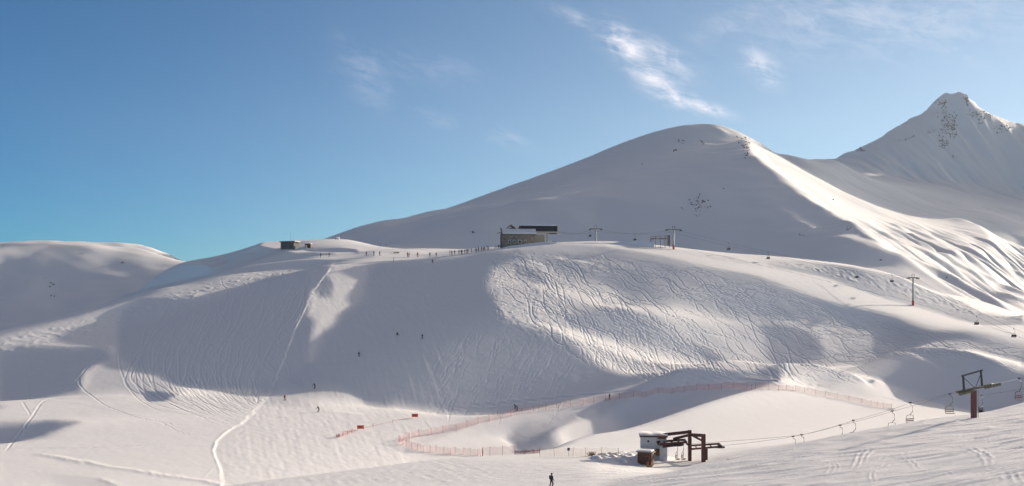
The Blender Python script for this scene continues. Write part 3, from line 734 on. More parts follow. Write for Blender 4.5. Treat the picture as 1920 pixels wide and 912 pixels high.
M_CONC = material("grey_green_concrete", (0.135, 0.13, 0.12), 0.9, vary=0.25)
M_BLACK = material("black_cloth", (0.018, 0.018, 0.022), 0.8)
M_NAVY = material("navy_cloth", (0.02, 0.03, 0.07), 0.8)
M_REDC = material("red_cloth", (0.35, 0.03, 0.03), 0.8)
M_GREYC = material("grey_cloth", (0.16, 0.16, 0.18), 0.8)
M_BLUEC = material("blue_cloth", (0.05, 0.12, 0.30), 0.8)
M_ORANGEC = material("rust_cloth", (0.40, 0.12, 0.04), 0.8)
M_SKIN = material("skin", (0.45, 0.27, 0.19), 0.6)
M_SKI = material("ski_top", (0.12, 0.10, 0.12), 0.4)
M_ROCK = material("mountain_rock", (0.085, 0.075, 0.065), 0.95, vary=0.5, scale=0.4)
M_ROCKFAR = material("cliff_rock", (0.19, 0.17, 0.15), 0.95, vary=0.5, scale=0.15)
M_TWIG = material("dry_twigs", (0.16, 0.10, 0.05), 0.9)
M_GRASS = material("dry_grass", (0.42, 0.30, 0.14), 0.9)
M_BANNER = material("orange_red_banner", (0.80, 0.16, 0.10), 0.7, vary=0.08)
M_BANNERMARK = material("banner_print", (0.40, 0.03, 0.03), 0.7)
M_SEAT = material("chair_seat_slats", (0.24, 0.11, 0.07), 0.7)
M_SEATDARK = material('dark_seat', (0.03, 0.03, 0.035), 0.6)
M_ROPE = material("steel_rope", (0.09, 0.09, 0.10), 0.5, 0.4)

def net_material(name, col, cover):
    m = bpy.data.materials.new(name); m.use_nodes = True
    n, l = m.node_tree.nodes, m.node_tree.links
    b = n["Principled BSDF"]; b.inputs["Base Color"].default_value = col + (1,); b.inputs["Roughness"].default_value = 0.8
    e = G(n, l); tc = n.new("ShaderNodeTexCoord")
    f = e.noise(tc.outputs["Object"], 0.9, 4, 0.6)
    k = n.new("ShaderNodeMapRange"); l.new(f, k.inputs[0]); k.inputs[1].default_value = 0.3; k.inputs[2].default_value = 0.7
    k.inputs[3].default_value = cover * 0.75; k.inputs[4].default_value = cover * 1.25
    l.new(k.outputs[0], b.inputs["Alpha"])
    return m
M_NET = net_material("red_net", (0.66, 0.19, 0.17), 0.19)
M_NETPALE = net_material("faded_pink_net", (0.62, 0.28, 0.25), 0.25)
M_NETRED = net_material("bunched_red_net", (0.32, 0.05, 0.06), 0.6)
M_NETYEL = net_material("yellow_net", (0.75, 0.58, 0.30), 0.17)

class MB:
    def __init__(s): s.b = bmesh.new()
    def box(s, c, d, rz=0.0, rx=0.0, ry=0.0, bevel=0.0):
        M = Matrix.Translation(c) @ Matrix.Rotation(rz, 4, 'Z') @ Matrix.Rotation(ry, 4, 'Y') @ Matrix.Rotation(rx, 4, 'X') @ Matrix.Diagonal((d[0], d[1], d[2], 1))
        r = bmesh.ops.create_cube(s.b, size=1.0, matrix=M)
        if bevel:
            ed = list({e for v in r['verts'] for e in v.link_edges})
            bmesh.ops.bevel(s.b, geom=ed, offset=bevel, segments=1, affect='EDGES')
        return s
    def bar(s, a, b, w, h=None):
        """square bar from a to b"""
        a, b = Vector(a), Vector(b); d = b - a
        q = d.to_track_quat('X', 'Z')
        M = Matrix.Translation((a + b) / 2) @ q.to_matrix().to_4x4() @ Matrix.Diagonal((d.length, w, h or w, 1))
        bmesh.ops.create_cube(s.b, size=1.0, matrix=M); return s
    def tube(s, pts, r, seg=6, r2=None):
        pts = [Vector(p) for p in pts]; rings = []
        for i, p in enumerate(pts):
            t = (pts[min(i + 1, len(pts) - 1)] - pts[max(i - 1, 0)]).normalized()
            q = t.to_track_quat('Z', 'Y')
            rr = r if r2 is None else r + (r2 - r) * i / (len(pts) - 1)
            rings.append([s.b.verts.new(p + q @ Vector((rr * math.cos(6.2832 * k / seg), rr * math.sin(6.2832 * k / seg), 0))) for k in range(seg)])
        for A, B in zip(rings[:-1], rings[1:]):
            for k in range(seg): s.b.faces.new((A[k], A[(k + 1) % seg], B[(k + 1) % seg], B[k]))
        s.b.faces.new(rings[0][::-1]); s.b.faces.new(rings[-1]); return s
    def disc(s, c, r, h, axis='Z', seg=20):
        R = {'Z': Matrix.Identity(4), 'X': Matrix.Rotation(math.pi / 2, 4, 'Y'), 'Y': Matrix.Rotation(math.pi / 2, 4, 'X')}[axis]
        bmesh.ops.create_cone(s.b, cap_ends=True, segments=seg, radius1=r, radius2=r, depth=h, matrix=Matrix.Translation(c) @ R); return s
    def prism(s, prof, x0, x1):
        """profile in (y, z) swept along x"""
        A = [s.b.verts.new((x0, y, z)) for y, z in prof]; B = [s.b.verts.new((x1, y, z)) for y, z in prof]
        n = len(prof)
        for k in range(n): s.b.faces.new((A[k], A[(k + 1) % n], B[(k + 1) % n], B[k]))
        s.b.faces.new(A[::-1]); s.b.faces.new(B); return s
    def sheet(s, rows):
        V = [[s.b.verts.new(p) for p in r] for r in rows]
        for a, b in zip(V[:-1], V[1:]):
            for k in range(len(a) - 1): s.b.faces.new((a[k], a[k + 1], b[k + 1], b[k]))
        return s
    def mesh(s, name, mat, smooth=False):
        bmesh.ops.recalc_face_normals(s.b, faces=s.b.faces[:])
        me = bpy.data.meshes.new(name); s.b.to_mesh(me); s.b.free()
        if smooth:
            for p in me.polygons: p.use_smooth = True
        me.materials.append(mat); return me
    def part(s, name, mat, parent=None, label=None, smooth=False):
        o = bpy.data.objects.new(name, s.mesh(name, mat, smooth)); COL.objects.link(o)
        if parent is not None: o.parent = parent
        if label: o['label'] = label
        return o

def thing(name, label, cat, loc=(0, 0, 0), rz=0.0, group=None):
    o = bpy.data.objects.new(name, None); COL.objects.link(o)
    o.empty_display_size = 0.3
    o.location = loc; o.rotation_euler = (0, 0, rz)
    o['label'] = label; o['category'] = cat
    if group: o['group'] = group
    return o

def copy_tree(o, parent=None):
    c = o.copy(); COL.objects.link(c)
    if parent is not None: c.parent = parent
    for ch in list(o.children): copy_tree(ch, c)
    return c

def ground_z(x, y):
    return float(near_z(np.array([x], np.float32), np.array([y], np.float32))[0])
def at_px(px, d):
    """ground point straight below / at that photo column and depth"""
    x = (px - CX) / F * d
    return Vector((x, d, ground_z(x, d)))
def on_px(px, py, dmin=55.0):
    x, y, z = hit([(px, py)], dmin)[0]
    return Vector((x, y, ground_z(x, y)))
def air(px, py, d): return Vector(unproj(px, py, d))

# ------------------------------------------------------------------ summit buildings
D = 462.0; k_ = D / F
b0 = at_px(972, D); b0.z -= 0.4
zz = lambda py, d=D: (H0 - py) / F * d
def X_(px): return (px - 972) * k_
t = thing("mountain_chalet", "long stone chalet with a snow-covered roof on the crest", "chalet", b0, math.radians(4))
base_z = b0.z
h_e = zz(440.5) - base_z; h_r = zz(430) - base_z
MB().box((X_(970.5), 3.0, h_e / 2 - 0.6), (X_(1001) - X_(940), 7.0, h_e + 1.2)).part("wall", M_STONE, t)
MB().prism([(-1.4, h_e - 0.1), (-1.4, h_e + 0.35), (3.4, h_r), (8.2, h_e + 0.35), (8.2, h_e - 0.1), (3.4, h_r - 0.5)], X_(941), X_(1005)).part("roof", M_TIMBER, t)
MB().prism([(-1.5, h_e + 0.30), (-1.5, h_e + 0.75), (3.4, h_r + 0.45), (8.3, h_e + 0.75), (8.3, h_e + 0.3), (3.4, h_r + 0.02)], X_(942), X_(1005.5)).part("roof_snow", SNOW, t)
for px, w, lab in [(974.5, 1.3, None), (955, 0.9, None), (964, 0.9, None), (985, 0.9, None)]:
    f = MB().box((X_(px), -0.55, h_e * 0.45 + 0.2), (w * 1.3, 0.12, 1.6)).part("window", M_PALE, t, lab)
    MB().box((X_(px), -0.63, h_e * 0.45 + 0.1), (w * 0.7, 0.06, 0.95)).part("pane", M_GLASS, f)
MB().box((X_(996), -0.58, 1.2), (2.2, 0.2, 2.0)).part("porch", M_PALE, t)
MB().box((X_(998), -0.72, 1.1), (0.8, 0.08, 1.5)).part("door", M_GLASS, t)
b = MB()
for px in (938, 941): b.bar((X_(px), -1.0, -0.6), (X_(px), -1.0, h_e), 0.22)
b.bar((X_(936.5), -1.0, h_e), (X_(942), -1.0, h_e), 0.2).part("terrace_frame", M_TIMBER, t)
g0 = at_px(958, D + 12); g0.z -= 0.4
t = thing("gabled_cabin", "timber gable peeping over the snowy chalet roof", "cabin", g0, math.radians(4))
hz = zz(431, D + 12) - g0.z; hp = zz(421.5, D + 12) - g0.z
b = MB(); hw = 11 * k_
for x0, x1 in ((-hw, 0), (hw, 0)): pass
bb = bmesh.new()
MB().box((0, 3, hz / 2 - 0.5), (hw * 1.75, 6, hz + 1)).part("wall", M_TIMBER, t)
def gable(x, z0, z1, y0, y1, th, mat, name, par):
    m = MB(); v = [( -x, z0), (0, z1), (x, z0), (x, z0 - th), (0, z1 - th), (-x, z0 - th)]
    A = [m.b.verts.new((a, y0, c)) for a, c in v]; B = [m.b.verts.new((a, y1, c)) for a, c in v]
    for k in range(6): m.b.faces.new((A[k], A[(k + 1) % 6], B[(k + 1) % 6], B[k]))
    for q in ((0, 1, 4, 5), (1, 2, 3, 4)):
        m.b.faces.new([A[i] for i in q][::-1]); m.b.faces.new([B[i] for i in q])
    return m.part(name, mat, par)
gable(hw * 1.15, hz + 0.1, hp, -0.9, 6.8, 0.3, M_TIMBER, "roof", t)
gable(hw * 1.12, hz + 0.4, hp + 0.28, 0.1, 6.6, 0.26, SNOW, "roof_snow", t)
MB().box((0, -0.1, hz + 0.45), (hw * 0.9, 0.2, 0.8)).part("gable_opening", M_GLASS, t)
bb.free()
# lift station canopy
c0 = at_px(1012, D + 7); c0.z -= 0.4
t = thing("chairlift_station", "long dark glazed chairlift station raised on legs beside the chalet", "lift station", c0, math.radians(6))
dz = lambda py: zz(py, D + 7) - c0.z
Xc = lambda px: (px - 1012) * (D + 7) / F
zt, zb_ = dz(424), dz(434.5)
MB().prism([(-1.7, zb_), (-1.1, zt), (3.2, zt + 0.4), (3.6, zb_)], Xc(972), Xc(1044)).part("canopy", M_GLASS, t)
MB().prism([(-1.15, zt + 0.03), (-1.1, zt + 0.4), (3.2, zt + 0.75), (3.25, zt + 0.43)], Xc(972), Xc(1045.5)).part("roof_snow", SNOW, t)
MB().box((Xc(1018), 0.9, zb_ - 0.35), (Xc(1045) - Xc(990), 4.6, 0.6)).part("skirt", M_PALE, t)
MB().box((Xc(1045.6), 0.9, (zt + zb_) / 2 - 0.1), (0.45, 4.8, zt - zb_ + 0.9)).part("end_panel", M_PALE, t)
for px in (998, 1026): MB().box((Xc(px), 0.9, (zb_ - 0.65) / 2 - 0.3), (0.8, 1.6, zb_ - 0.65 + 0.6)).part("leg", M_PALE, t)
MB().box((Xc(1012), 2.5, zb_ * 0.4), (5.0, 2.0, zb_ * 0.8)).part("control_cabin", M_PALE, t)
MB().disc((Xc(1038), 0.9, zb_ - 0.9), 2.2, 0.25).part("bullwheel", M_DARK, t)
q0 = at_px(1039, D - 4)
t = thing("snow_bench", "low dark bench half buried in snow below the lift station", "bench", q0, math.radians(3))
MB().box((0, 0, 0.55), (2.0, 0.5, 0.12)).part("seat", M_DARK, t)
for x in (-0.8, 0.8): MB().box((x, 0, 0.2), (0.12, 0.4, 0.58)).part("leg", M_DARK, t)
# left of the chalet: loudspeaker mast and ski rack
m0 = at_px(939.5, D - 3)
t = thing("loudspeaker_mast", "dark mast with a boxy loudspeaker at the left end of the chalet", "mast", m0)
MB().tube([(0, 0, -0.5), (0, 0, zz(431) - m0.z)], 0.11).part("pole", M_DARK, t)
MB().box((0, -0.1, zz(430.5) - m0.z), (0.6, 0.5, 0.8)).part("speaker", M_DARK, t)
MB().bar((-1.7, 0, zz(439) - m0.z), (-0.1, 0, zz(437.5) - m0.z), 0.3, 0.35).part("awning_arm", M_DARK, t)
r0 = at_px(933, D - 2)
t = thing("ski_rack", "wooden ski rack with upright skis on the crest left of the chalet", "ski rack", r0)
MB().bar((-1.4, 0, 1.0), (1.4, 0, 1.15), 0.1).part("rail", M_TIMBER, t)
for x in (-1.3, 1.3): MB().bar((x, 0, -0.3), (x, 0, 1.15), 0.1).part("post", M_TIMBER, t)
for k in range(7): MB().bar((-1.1 + k * 0.36, -0.35, 0.0), (-1.08 + k * 0.36, 0.02, 1.75), 0.09, 0.03).part("ski", [M_DARK, M_REDC, M_BLUEC][k % 3], t)

# concrete hut on the left ridge
def depth_for(px, py, d0, d1):
    ds = np.arange(d0, d1, 1.0, dtype=np.float32)
    pz = H0 - F * near_z(((px - CX) / F * ds).astype(np.float32), ds) / ds
    return float(ds[np.abs(pz - py).argmin()])
D2 = depth_for(539, 467.5, 500, 580); h0 = at_px(539, D2); h0.z -= 0.5
t = thing("concrete_hut", "grey concrete hut with flat roof and antenna on the left ridge", "hut", h0, math.radians(-18))
ht = zz(454.5, D2) - h0.z
MB().box((0, 2.5, ht / 2 - 0.5), (8.0, 5.5, ht + 1)).part("wall", M_CONC, t)
MB().box((0.3, 2.3, ht + 0.2), (9.4, 6.8, 0.3)).part("roof", M_DARK, t)
MB().box((0.3, 2.5, ht + 0.52), (9.0, 6.0, 0.3), bevel=0.12).part("roof_snow", SNOW, t)
MB().tube([(0.5, 2.5, ht + 0.4), (0.5, 2.5, ht + 5.6)], 0.07).part("antenna", M_STEEL, t)
MB().box((2.3, -0.3, ht * 0.45), (1.6, 0.12, 1.4)).part("window", M_GLASS, t)
s0 = at_px(576.5, D2 + 2); s0.z -= 0.3
t = thing("small_shed", "small brown shed with a pale door just right of the concrete hut", "shed", s0, math.radians(-8))
MB().box((0.2, 1, 0.9), (3.2, 2.2, 2.6)).part("wall", M_WOOD, t)
MB().box((-0.6, -0.14, 1.0), (1.0, 0.1, 1.5)).part("door", M_WHITEWALL, t)
MB().box((0.2, 0.9, 2.32), (3.6, 2.7, 0.2)).part("roof", M_TIMBER, t)
MB().box((0.2, 0.9, 2.58), (3.5, 2.6, 0.32), bevel=0.12).part("roof_snow", SNOW, t)

# wooden platform beside the second tower
w0 = at_px(1238, 458)
t = thing("wooden_platform", "weathered timber loading platform with railing beside the ridge lift tower", "platform", w0, math.radians(3))
kz = lambda py: zz(py, 458) - w0.z
L = 18 * 458 / F
MB().box((0, 1.6, kz(447.5)), (2 * L, 3.6, 0.3)).part("deck", M_TIMBER, t)
MB().box((0, 1.6, kz(447.5) + 0.27), (2 * L - 0.3, 3.3, 0.22), bevel=0.08).part("deck_snow", SNOW, t)
MB().bar((-L, -0.1, kz(443.5)), (L, -0.1, kz(442.5)), 0.16, 0.22).part("handrail", M_TIMBER, t)
m = MB(); RL = (1222 - 1098) * 458 / F
for x0, x1, z0, z1 in ((-L - RL, -L + 1.5, 0.12, kz(447) - 0.1),):
    n_ = 24; top, bot = [], []
    for i in range(n_ + 1):
        f = i / n_; x = x0 + (x1 - x0) * f; zt_ = z0 + (z1 - z0) * f ** 0.8 + 0.12 * math.sin(i * 1.7)
        g_ = ground_z(w0.x + x, w0.y) - w0.z; zt_ = max(zt_, g_ + 0.1)
        top.append([(x, 4.6, g_ - 0.5), (x, 4.2, zt_), (x, 1.0, zt_ + 0.05), (x, 0.4, zt_ - 0.2), (x, -0.6 - 0.5 * f, g_ - 0.5)])
    m.sheet(top)
m.part("snow_ramp", SNOW, t, smooth=True)
for k in range(5): MB().bar((-L + k * L / 2, -0.1, -0.4), (-L + k * L / 2, -0.1, kz(443)), 0.18).part("post", M_TIMBER, t)
MB().box((L - 0.2, 1.6, kz(451)), (0.5, 3.5, kz(447) + 0.6)).part("end_wall", M_TIMBER, t)

# ------------------------------------------------------------------ chairlifts
def make_tower(name, label, base, ztop, arm, yaw, group, frame=True, pad=True):
    t = thing(name, label, "lift tower", base, yaw, group)
    H = ztop - base.z
    MB().tube([(0, 0, -0.6), (0, 0, H * 0.5), (0, 0, H)], 0.42, 10, 0.30).part("pole", M_STEEL, t)
    MB().box((0, 0, H + 0.12), (arm, 0.42, 0.38)).part("crossarm", M_OLIVE, t)
    for sx in (-1, 1):
        b = MB()
        for j in range(4): b.disc((sx * arm / 2, -1.1 + j * 0.73, H - 0.18), 0.26, 0.16, 'X', 10)
        b.box((sx * arm / 2, 0, H - 0.02), (0.12, 2.9, 0.16)).part("sheave_train", M_DARK, t)
    if frame:
        b = MB()
        for x in (-0.55, 0.55): b.bar((x, 0, H + 0.3), (x, 0, H + 1.7), 0.14)
        b.bar((-0.62, 0, H + 1.72), (0.62, 0, H + 1.72), 0.14).part("service_frame", M_OLIVE, t)
    if pad: MB().disc((0, 0, 0.95), 0.52, 2.1, 'Z', 12).part("base_padding", M_PADRED, t)
    return t

UP = "towers of the upper chairlift"
T1b = at_px(1117, 476); T2b = at_px(1263, 455); T3b = on_px(1712, 573.5, 300)
T1z, T2z, T3z = (H0 - 430) / F * 476, (H0 - 431.5) / F * 455, (H0 - 521.5) / F * T3b.y
LN = (Vector((T3b.x, T3b.y, 0)) - Vector((T2b.x, T2b.y, 0))).normalized()
yaw_up = math.atan2(LN.y, LN.x) - math.pi / 2
make_tower("lift_tower", "lift tower nearest the station with its foot hidden by the ridge", T1b, T1z, 5.6, math.radians(12), UP, pad=False)
make_tower("lift_tower", "lift tower with red padded foot beside the wooden platform on the ridge", T2b, T2z, 7.0, math.radians(14), UP)
make_tower("lift_tower", "tall slim lift tower with red foot alone on the right-hand piste", T3b, T3z, 4.6, math.radians(10), UP)

def rope(name, label, pts, r=0.035, sag=0.0):
    P = []
    for a, b in zip(pts[:-1], pts[1:]):
        n = 10
        for k in range(n):
            f = k / n; p = a.lerp(b, f); p.z -= sag * 4 * f * (1 - f); P.append(p)
    P.append(pts[-1])
    o = MB().tube(P, r, 5).part(name, M_ROPE, None, None)
    o['label'] = label; o['category'] = "cable"
    return P

ca, sa = math.cos(math.radians(12)), math.sin(math.radians(12))
def arm_end(bz, z, arm, side, yaw=math.radians(12)): return Vector((bz.x + side * arm / 2 * math.cos(yaw), bz.y + side * arm / 2 * math.sin(yaw), z - 0.45))
endU = at_px(2060, 300)
upL = [air(1040, 434, D + 7), arm_end(T1b, T1z, 5.6, -1), arm_end(T2b, T2z, 7.0, -1), arm_end(T3b, T3z, 4.6, -1), endU + Vector((-4, 0, 9))]
upR = [air(1044, 433, D + 12), arm_end(T1b, T1z, 5.6, 1), arm_end(T2b, T2z, 7.0, 1), arm_end(T3b, T3z, 4.6, 1), endU + Vector((2, 3, 9))]
ropeL = rope("haul_rope", "nearer haul rope of the upper chairlift over the ridge towers", upL, 0.03, 1.6)
ropeR = rope("haul_rope", "farther haul rope of the upper chairlift over the ridge towers", upR, 0.03, 1.6)

def make_chair(label, group, cat="lift chair", dark=False):
    t = thing("lift_chair", label, cat, (0, 0, 0), 0, group)     # origin at the grip on the rope, seat below
    MB().tube([(0, 0, 0.05), (0, 0, -0.25), (0.42, 0, -0.5), (0.45, 0, -1.4), (0.05, 0, -1.75), (0, 0, -1.9)], 0.045, 6).part("hanger", M_DARK, t)
    MB().box((0, 0, 0.05), (0.5, 0.16, 0.18)).part("grip", M_DARK, t)
    MB().tube([(-0.72, 0.1, -3.15), (-0.78, 0.1, -2.6), (-0.62, 0.1, -2.0), (0, 0.1, -1.9), (0.62, 0.1, -2.0), (0.78, 0.1, -2.6), (0.72, 0.1, -3.15)], 0.04, 6).part("frame", M_DARK, t)
    b = MB()
    if dark:
        b.box((0, -0.2, -3.05), (1.7, 0.62, 0.26), bevel=0.06).part("seat", M_SEATDARK, t)
        MB().box((0, 0.2, -2.6), (1.7, 0.16, 0.72), bevel=0.05).part("backrest", M_SEATDARK, t)
        MB().box((0, -0.2, -2.88), (1.3, 0.45, 0.1), bevel=0.04).part("seat_snow", SNOW, t)
        return t
    for j in range(3): b.box((0, -0.32 + j * 0.2, -3.12), (1.45, 0.16, 0.06))
    b.part("seat", M_SEAT, t)
    b = MB()
    for j in range(2): b.box((0, 0.17 + j * 0.03, -2.85 + j * 0.28), (1.45, 0.05, 0.16))
    b.part("backrest", M_SEAT, t)
    return t
def rope_at(P, px):
    """point of the rope polyline at that photo column"""
    for a, b in zip(P[:-1], P[1:]):
        fa, fb = CX + F * a.x / a.y, CX + F * b.x / b.y
        if (fa - px) * (fb - px) <= 0:
            f = (px - fa) / (fb - fa) if fb != fa else 0
            return a.lerp(b, f)
    return P[-1].copy()
UG, LG = "chairs on the upper chairlift", "chairs on the lower chairlift"
proto_chair = make_chair("empty upper-lift chair hanging just left of the station-side ridge tower", UG, dark=True)
low_chair = make_chair("", LG)
first = True
for px, P, lab in [(1106, ropeL, None), (1190, ropeR, "upper-lift chair hanging midway between the two ridge towers"), (1366, ropeR, "first upper-lift chair below the ridge tower with the red foot, against the shaded mountain"),
                   (1440, ropeR, "second upper-lift chair below the red-footed ridge tower, over bright snow"), (1606, ropeL, "upper-lift chair above the rough strip, third down from the ridge tower"),
                   (1672, ropeR, "upper-lift chair closest on the left to the slim piste tower"), (1831, ropeL, "upper-lift chair right of the slim piste tower, dark against sunlit snow"), (1901, ropeR, "upper-lift chair nearest the right edge of the photo, below the sunlit flank")]:
    c = proto_chair if first else copy_tree(proto_chair)
    first = False
    if lab: c['label'] = lab
    c.location = rope_at(P, px); c.rotation_euler = (0, 0, math.radians(-50))

# ---- lower lift pylon
Pb = on_px(1826, 784, 100)
dP = Pb.y; kP = dP / F
t = thing("lift_pylon", "red lift pylon with wide sheave crossarm on the near slope at right", "lift pylon", Pb, math.radians(28))
Hp = (H0 - 731) / F * dP - Pb.z
MB().box((0, 0, Hp / 2 - 0.4), (0.66, 0.6, Hp + 0.6), bevel=0.05).part("column", M_PYLON, t)
AL = 3.45
MB().bar((-AL, 0, Hp - 0.22), (AL, 0, Hp + 0.55), 0.34, 0.30).part("crossarm", M_OLIVE, t)
MB().box((0.55, -0.25, Hp + 0.42), (1.6, 0.5, 0.06)).part("walkway", M_STEEL, t)
for sx, zo in ((-1, -0.3), (1, 0.42)):
    b = MB()
    for j in range(6): b.disc((sx * (AL - 0.1) - 1.5 + j * 0.6 if sx > 0 else -AL + 0.1 + j * 0.5, -0.42, Hp + zo + (j - 2.5) * 0.06), 0.24, 0.14, 'Y', 12)
    x0, x1 = (AL - 1.7, AL + 1.5 - 0.1) if sx > 0 else (-AL, -AL + 2.8)
    b.bar((x0, -0.36, Hp + zo - 0.02), (min(x1, AL + 0.1), -0.36, Hp + zo + 0.12), 0.1, 0.16).part("sheave_train", M_OLIVE, t)
xa, xb, zt_ = -1.75, 1.35, Hp + 1.95
b = MB()
b.bar((xa - 0.25, 0, Hp + 0.0), (xa - 0.45, 0, zt_), 0.2); b.bar((xb + 0.35, 0, Hp + 0.4), (xb + 0.1, 0, zt_ + 0.65), 0.2)
b.bar((xa - 0.75, 0, zt_), (xb + 0.45, 0, zt_ + 0.7), 0.18)
b.bar((xa - 0.2, 0, zt_ - 0.3), (0.2, 0, Hp + 0.2), 0.06); b.bar((xb + 0.1, 0, zt_ + 0.2), (0.3, 0, Hp + 0.2), 0.06)
b.part("service_frame", M_DARK, t)
MB().bar((0.35, -0.42, 0.1), (0.35, -0.42, Hp), 0.05).bar((0.0, -0.42, 0.1), (0.0, -0.42, Hp), 0.05).part("ladder", M_STEEL, t)

# ---- base station of the lower lift
S0 = on_px(1224, 862, 140)
dS = S0.y; kS = dS / F
sx = lambda px: (px - 1224) * kS
szp = lambda py: (H0 - py) / F * dS - S0.z
t = thing("lift_station_building", "small white lift station building with brown eaves and snowy roof", "building", S0, math.radians(-6))
zt = szp(820)
MB().box((0.15, 2.2, zt / 2 - 0.5), (4.3, 4.2, zt + 1.0)).part("wall", M_WHITEWALL, t)
MB().box((0.15, 2.2, zt + 0.08), (4.7, 4.6, 0.2)).part("roof", M_WOOD, t)
b = MB(); nx = 16
b.sheet([[(-2.2 + 4.7 * i / nx, y, zt + 0.24 + (0.12 + 0.14 * abs(math.sin(i / nx * math.pi * 2 + 0.3))) * e) for i in range(nx + 1)] for y, e in ((-0.1, 0.0), (0.15, 0.85), (1.5, 1.0), (4.2, 1.0), (4.5, 0.0))])
b.part("roof_snow", SNOW, t, smooth=True)
MB().box((1.75, -0.35, szp(836) / 2 - 0.3), (1.25, 0.75, szp(836) + 0.6)).part("annex", M_WHITEWALL, t)
MB().box((0.82, -0.02, szp(848)), (0.6, 0.16, 1.15)).part("shutter", M_OCHRE, t)
MB().box((-0.75, 0.02, szp(828)), (0.3, 0.1, 0.35)).part("vent", M_DARK, t)
b = MB(); b.box((-0.9, -0.9, szp(846)), (2.9, 0.7, 0.7)); b.part("log_stack", M_DARK, t)

t = thing("lift_drive_frame", "dark red steel portal frame and drive machinery beside the white station", "lift machinery", S0)
xA, zA = sx(1294), szp(807.5); xB, zB = sx(1315.5), szp(812)
MB().box((xA, 0.4, zA / 2 - 0.6), (0.55, 0.6, zA + 1.2)).part("portal_post", M_RUST, t)
MB().box((xB, -1.6, zB / 2 - 0.6), (0.62, 0.7, zB + 1.2)).part("portal_post", M_RUST, t)
b = MB()
b.bar((xA + 0.2, 0.4, zA - 0.25), (sx(1240), 1.6, szp(818.5)), 0.4, 0.5)
b.bar((xA, 0.2, zA - 0.75), (sx(1262), -0.3, szp(823)), 0.35, 0.4)
b.part("main_beam", M_RUST, t)
b = MB(); b.bar((xB + 0.25, -1.6, zB - 0.25), (xA, 0.35, szp(816)), 0.42, 0.5); b.bar((xB, -1.5, zB - 1.2), (xA + 0.4, 0.0, szp(817)), 0.25, 0.3)
b.part("cross_beam", M_RUST, t)
b = MB()
for y in (-1.7, 0.1): b.bar((sx(1232), y, szp(829) + 0.1 * y), (sx(1284), y, szp(825) + 0.1 * y), 0.26, 0.34)
for f in (0.0, 0.25, 0.5, 0.75, 1.0):
    x = sx(1232) + f * (sx(1284) - sx(1232)); z = szp(829) + f * (szp(825) - szp(829)); b.bar((x, -1.7, z - 0.17), (x, 0.1, z + 0.01), 0.2, 0.25)
b.bar((sx(1240), -1.4, szp(836)), (sx(1279), -1.5, szp(831)), 0.3, 0.35); b.bar((sx(1243), -1.4, szp(836)), (sx(1243), -1.4, szp(826)), 0.25)
b.part("truss", M_RUST, t)
MB().disc((sx(1262), -0.8, szp(833)), 1.5, 0.22, 'Z', 24).part("bullwheel", M_DARK, t)
MB().tube([(sx(1281), -0.9, szp(826)), (sx(1285), -0.9, szp(827)), (sx(1286), -0.9, szp(831)), (sx(1289), -0.9, szp(834))], 0.16, 6).part("chain_hook", M_DARK, t)
MB().box((sx(1240), -0.6, szp(819)), (1.3, 1.2, 0.5)).part("motor_housing", M_WOOD, t)
b = MB()
e0, e1 = (sx(1299), 2.2, szp(846)), (sx(1351), -0.4, szp(837))
f0, f1 = (sx(1300), 3.3, szp(841)), (sx(1349), 1.0, szp(834))
b.bar(e0, e1, 0.22, 0.3); b.bar(f0, f1, 0.22, 0.3); b.bar(e1, f1, 0.3, 0.4)
for f in (0.2, 0.45, 0.7): b.bar([e0[i] + f * (e1[i] - e0[i]) for i in range(3)], [f0[i] + f * (f1[i] - f0[i]) for i in range(3)], 0.15)
b.part("tension_rail", M_RUST, t)
MB().box((sx(1326.5), 1.0, szp(842) / 2 - 0.7), (0.4, 0.4, szp(842) + 1.2)).part("support_post", M_RUST, t)
MB().disc((sx(1350), 0.3, szp(839)), 0.9, 0.18, 'Z', 18).part("return_wheel", M_DARK, t)

hb = on_px(1211, 871, 120)
t = thing("operator_hut", "small brown wooden operator hut with snow on its roof below the station", "hut", hb, math.radians(-22))
kh = hb.y / F; hh = (H0 - 848) / F * hb.y - hb.z
MB().box((0, 0, hh / 2 - 0.5), (2.3, 1.8, hh + 1.0)).part("wall", M_WOOD, t)
MB().box((0, 0, hh + 0.06), (2.75, 2.25, 0.14), ry=math.radians(2)).part("roof", M_TIMBER, t)
MB().box((-0.05, 0, hh + 0.26), (2.5, 2.05, 0.3), bevel=0.13).part("roof_snow", SNOW, t)
f = MB().box((0.55, -0.93, hh * 0.58), (0.55, 0.08, 0.5)).part("window", M_OCHRE, t)
MB().box((0.55, -0.98, hh * 0.58), (0.38, 0.05, 0.34)).part("pane", M_GLASS, f)
MB().box((1.17, 0.1, hh * 0.45), (0.06, 0.8, hh * 0.85)).part("door", M_WOOD, t)
fp = on_px(1214, 873.5, 120)
t = thing("fuel_can", "small red can standing in front of the brown operator hut", "can", fp, 0.3)
MB().box((0, 0, 0.28), (0.42, 0.3, 0.55), bevel=0.05).part("body", M_PADRED, t)
MB().tube([(-0.1, 0, 0.55), (-0.1, 0, 0.66), (0.1, 0, 0.66), (0.1, 0, 0.55)], 0.025).part("handle", M_PADRED, t)
rs = random.Random(4)
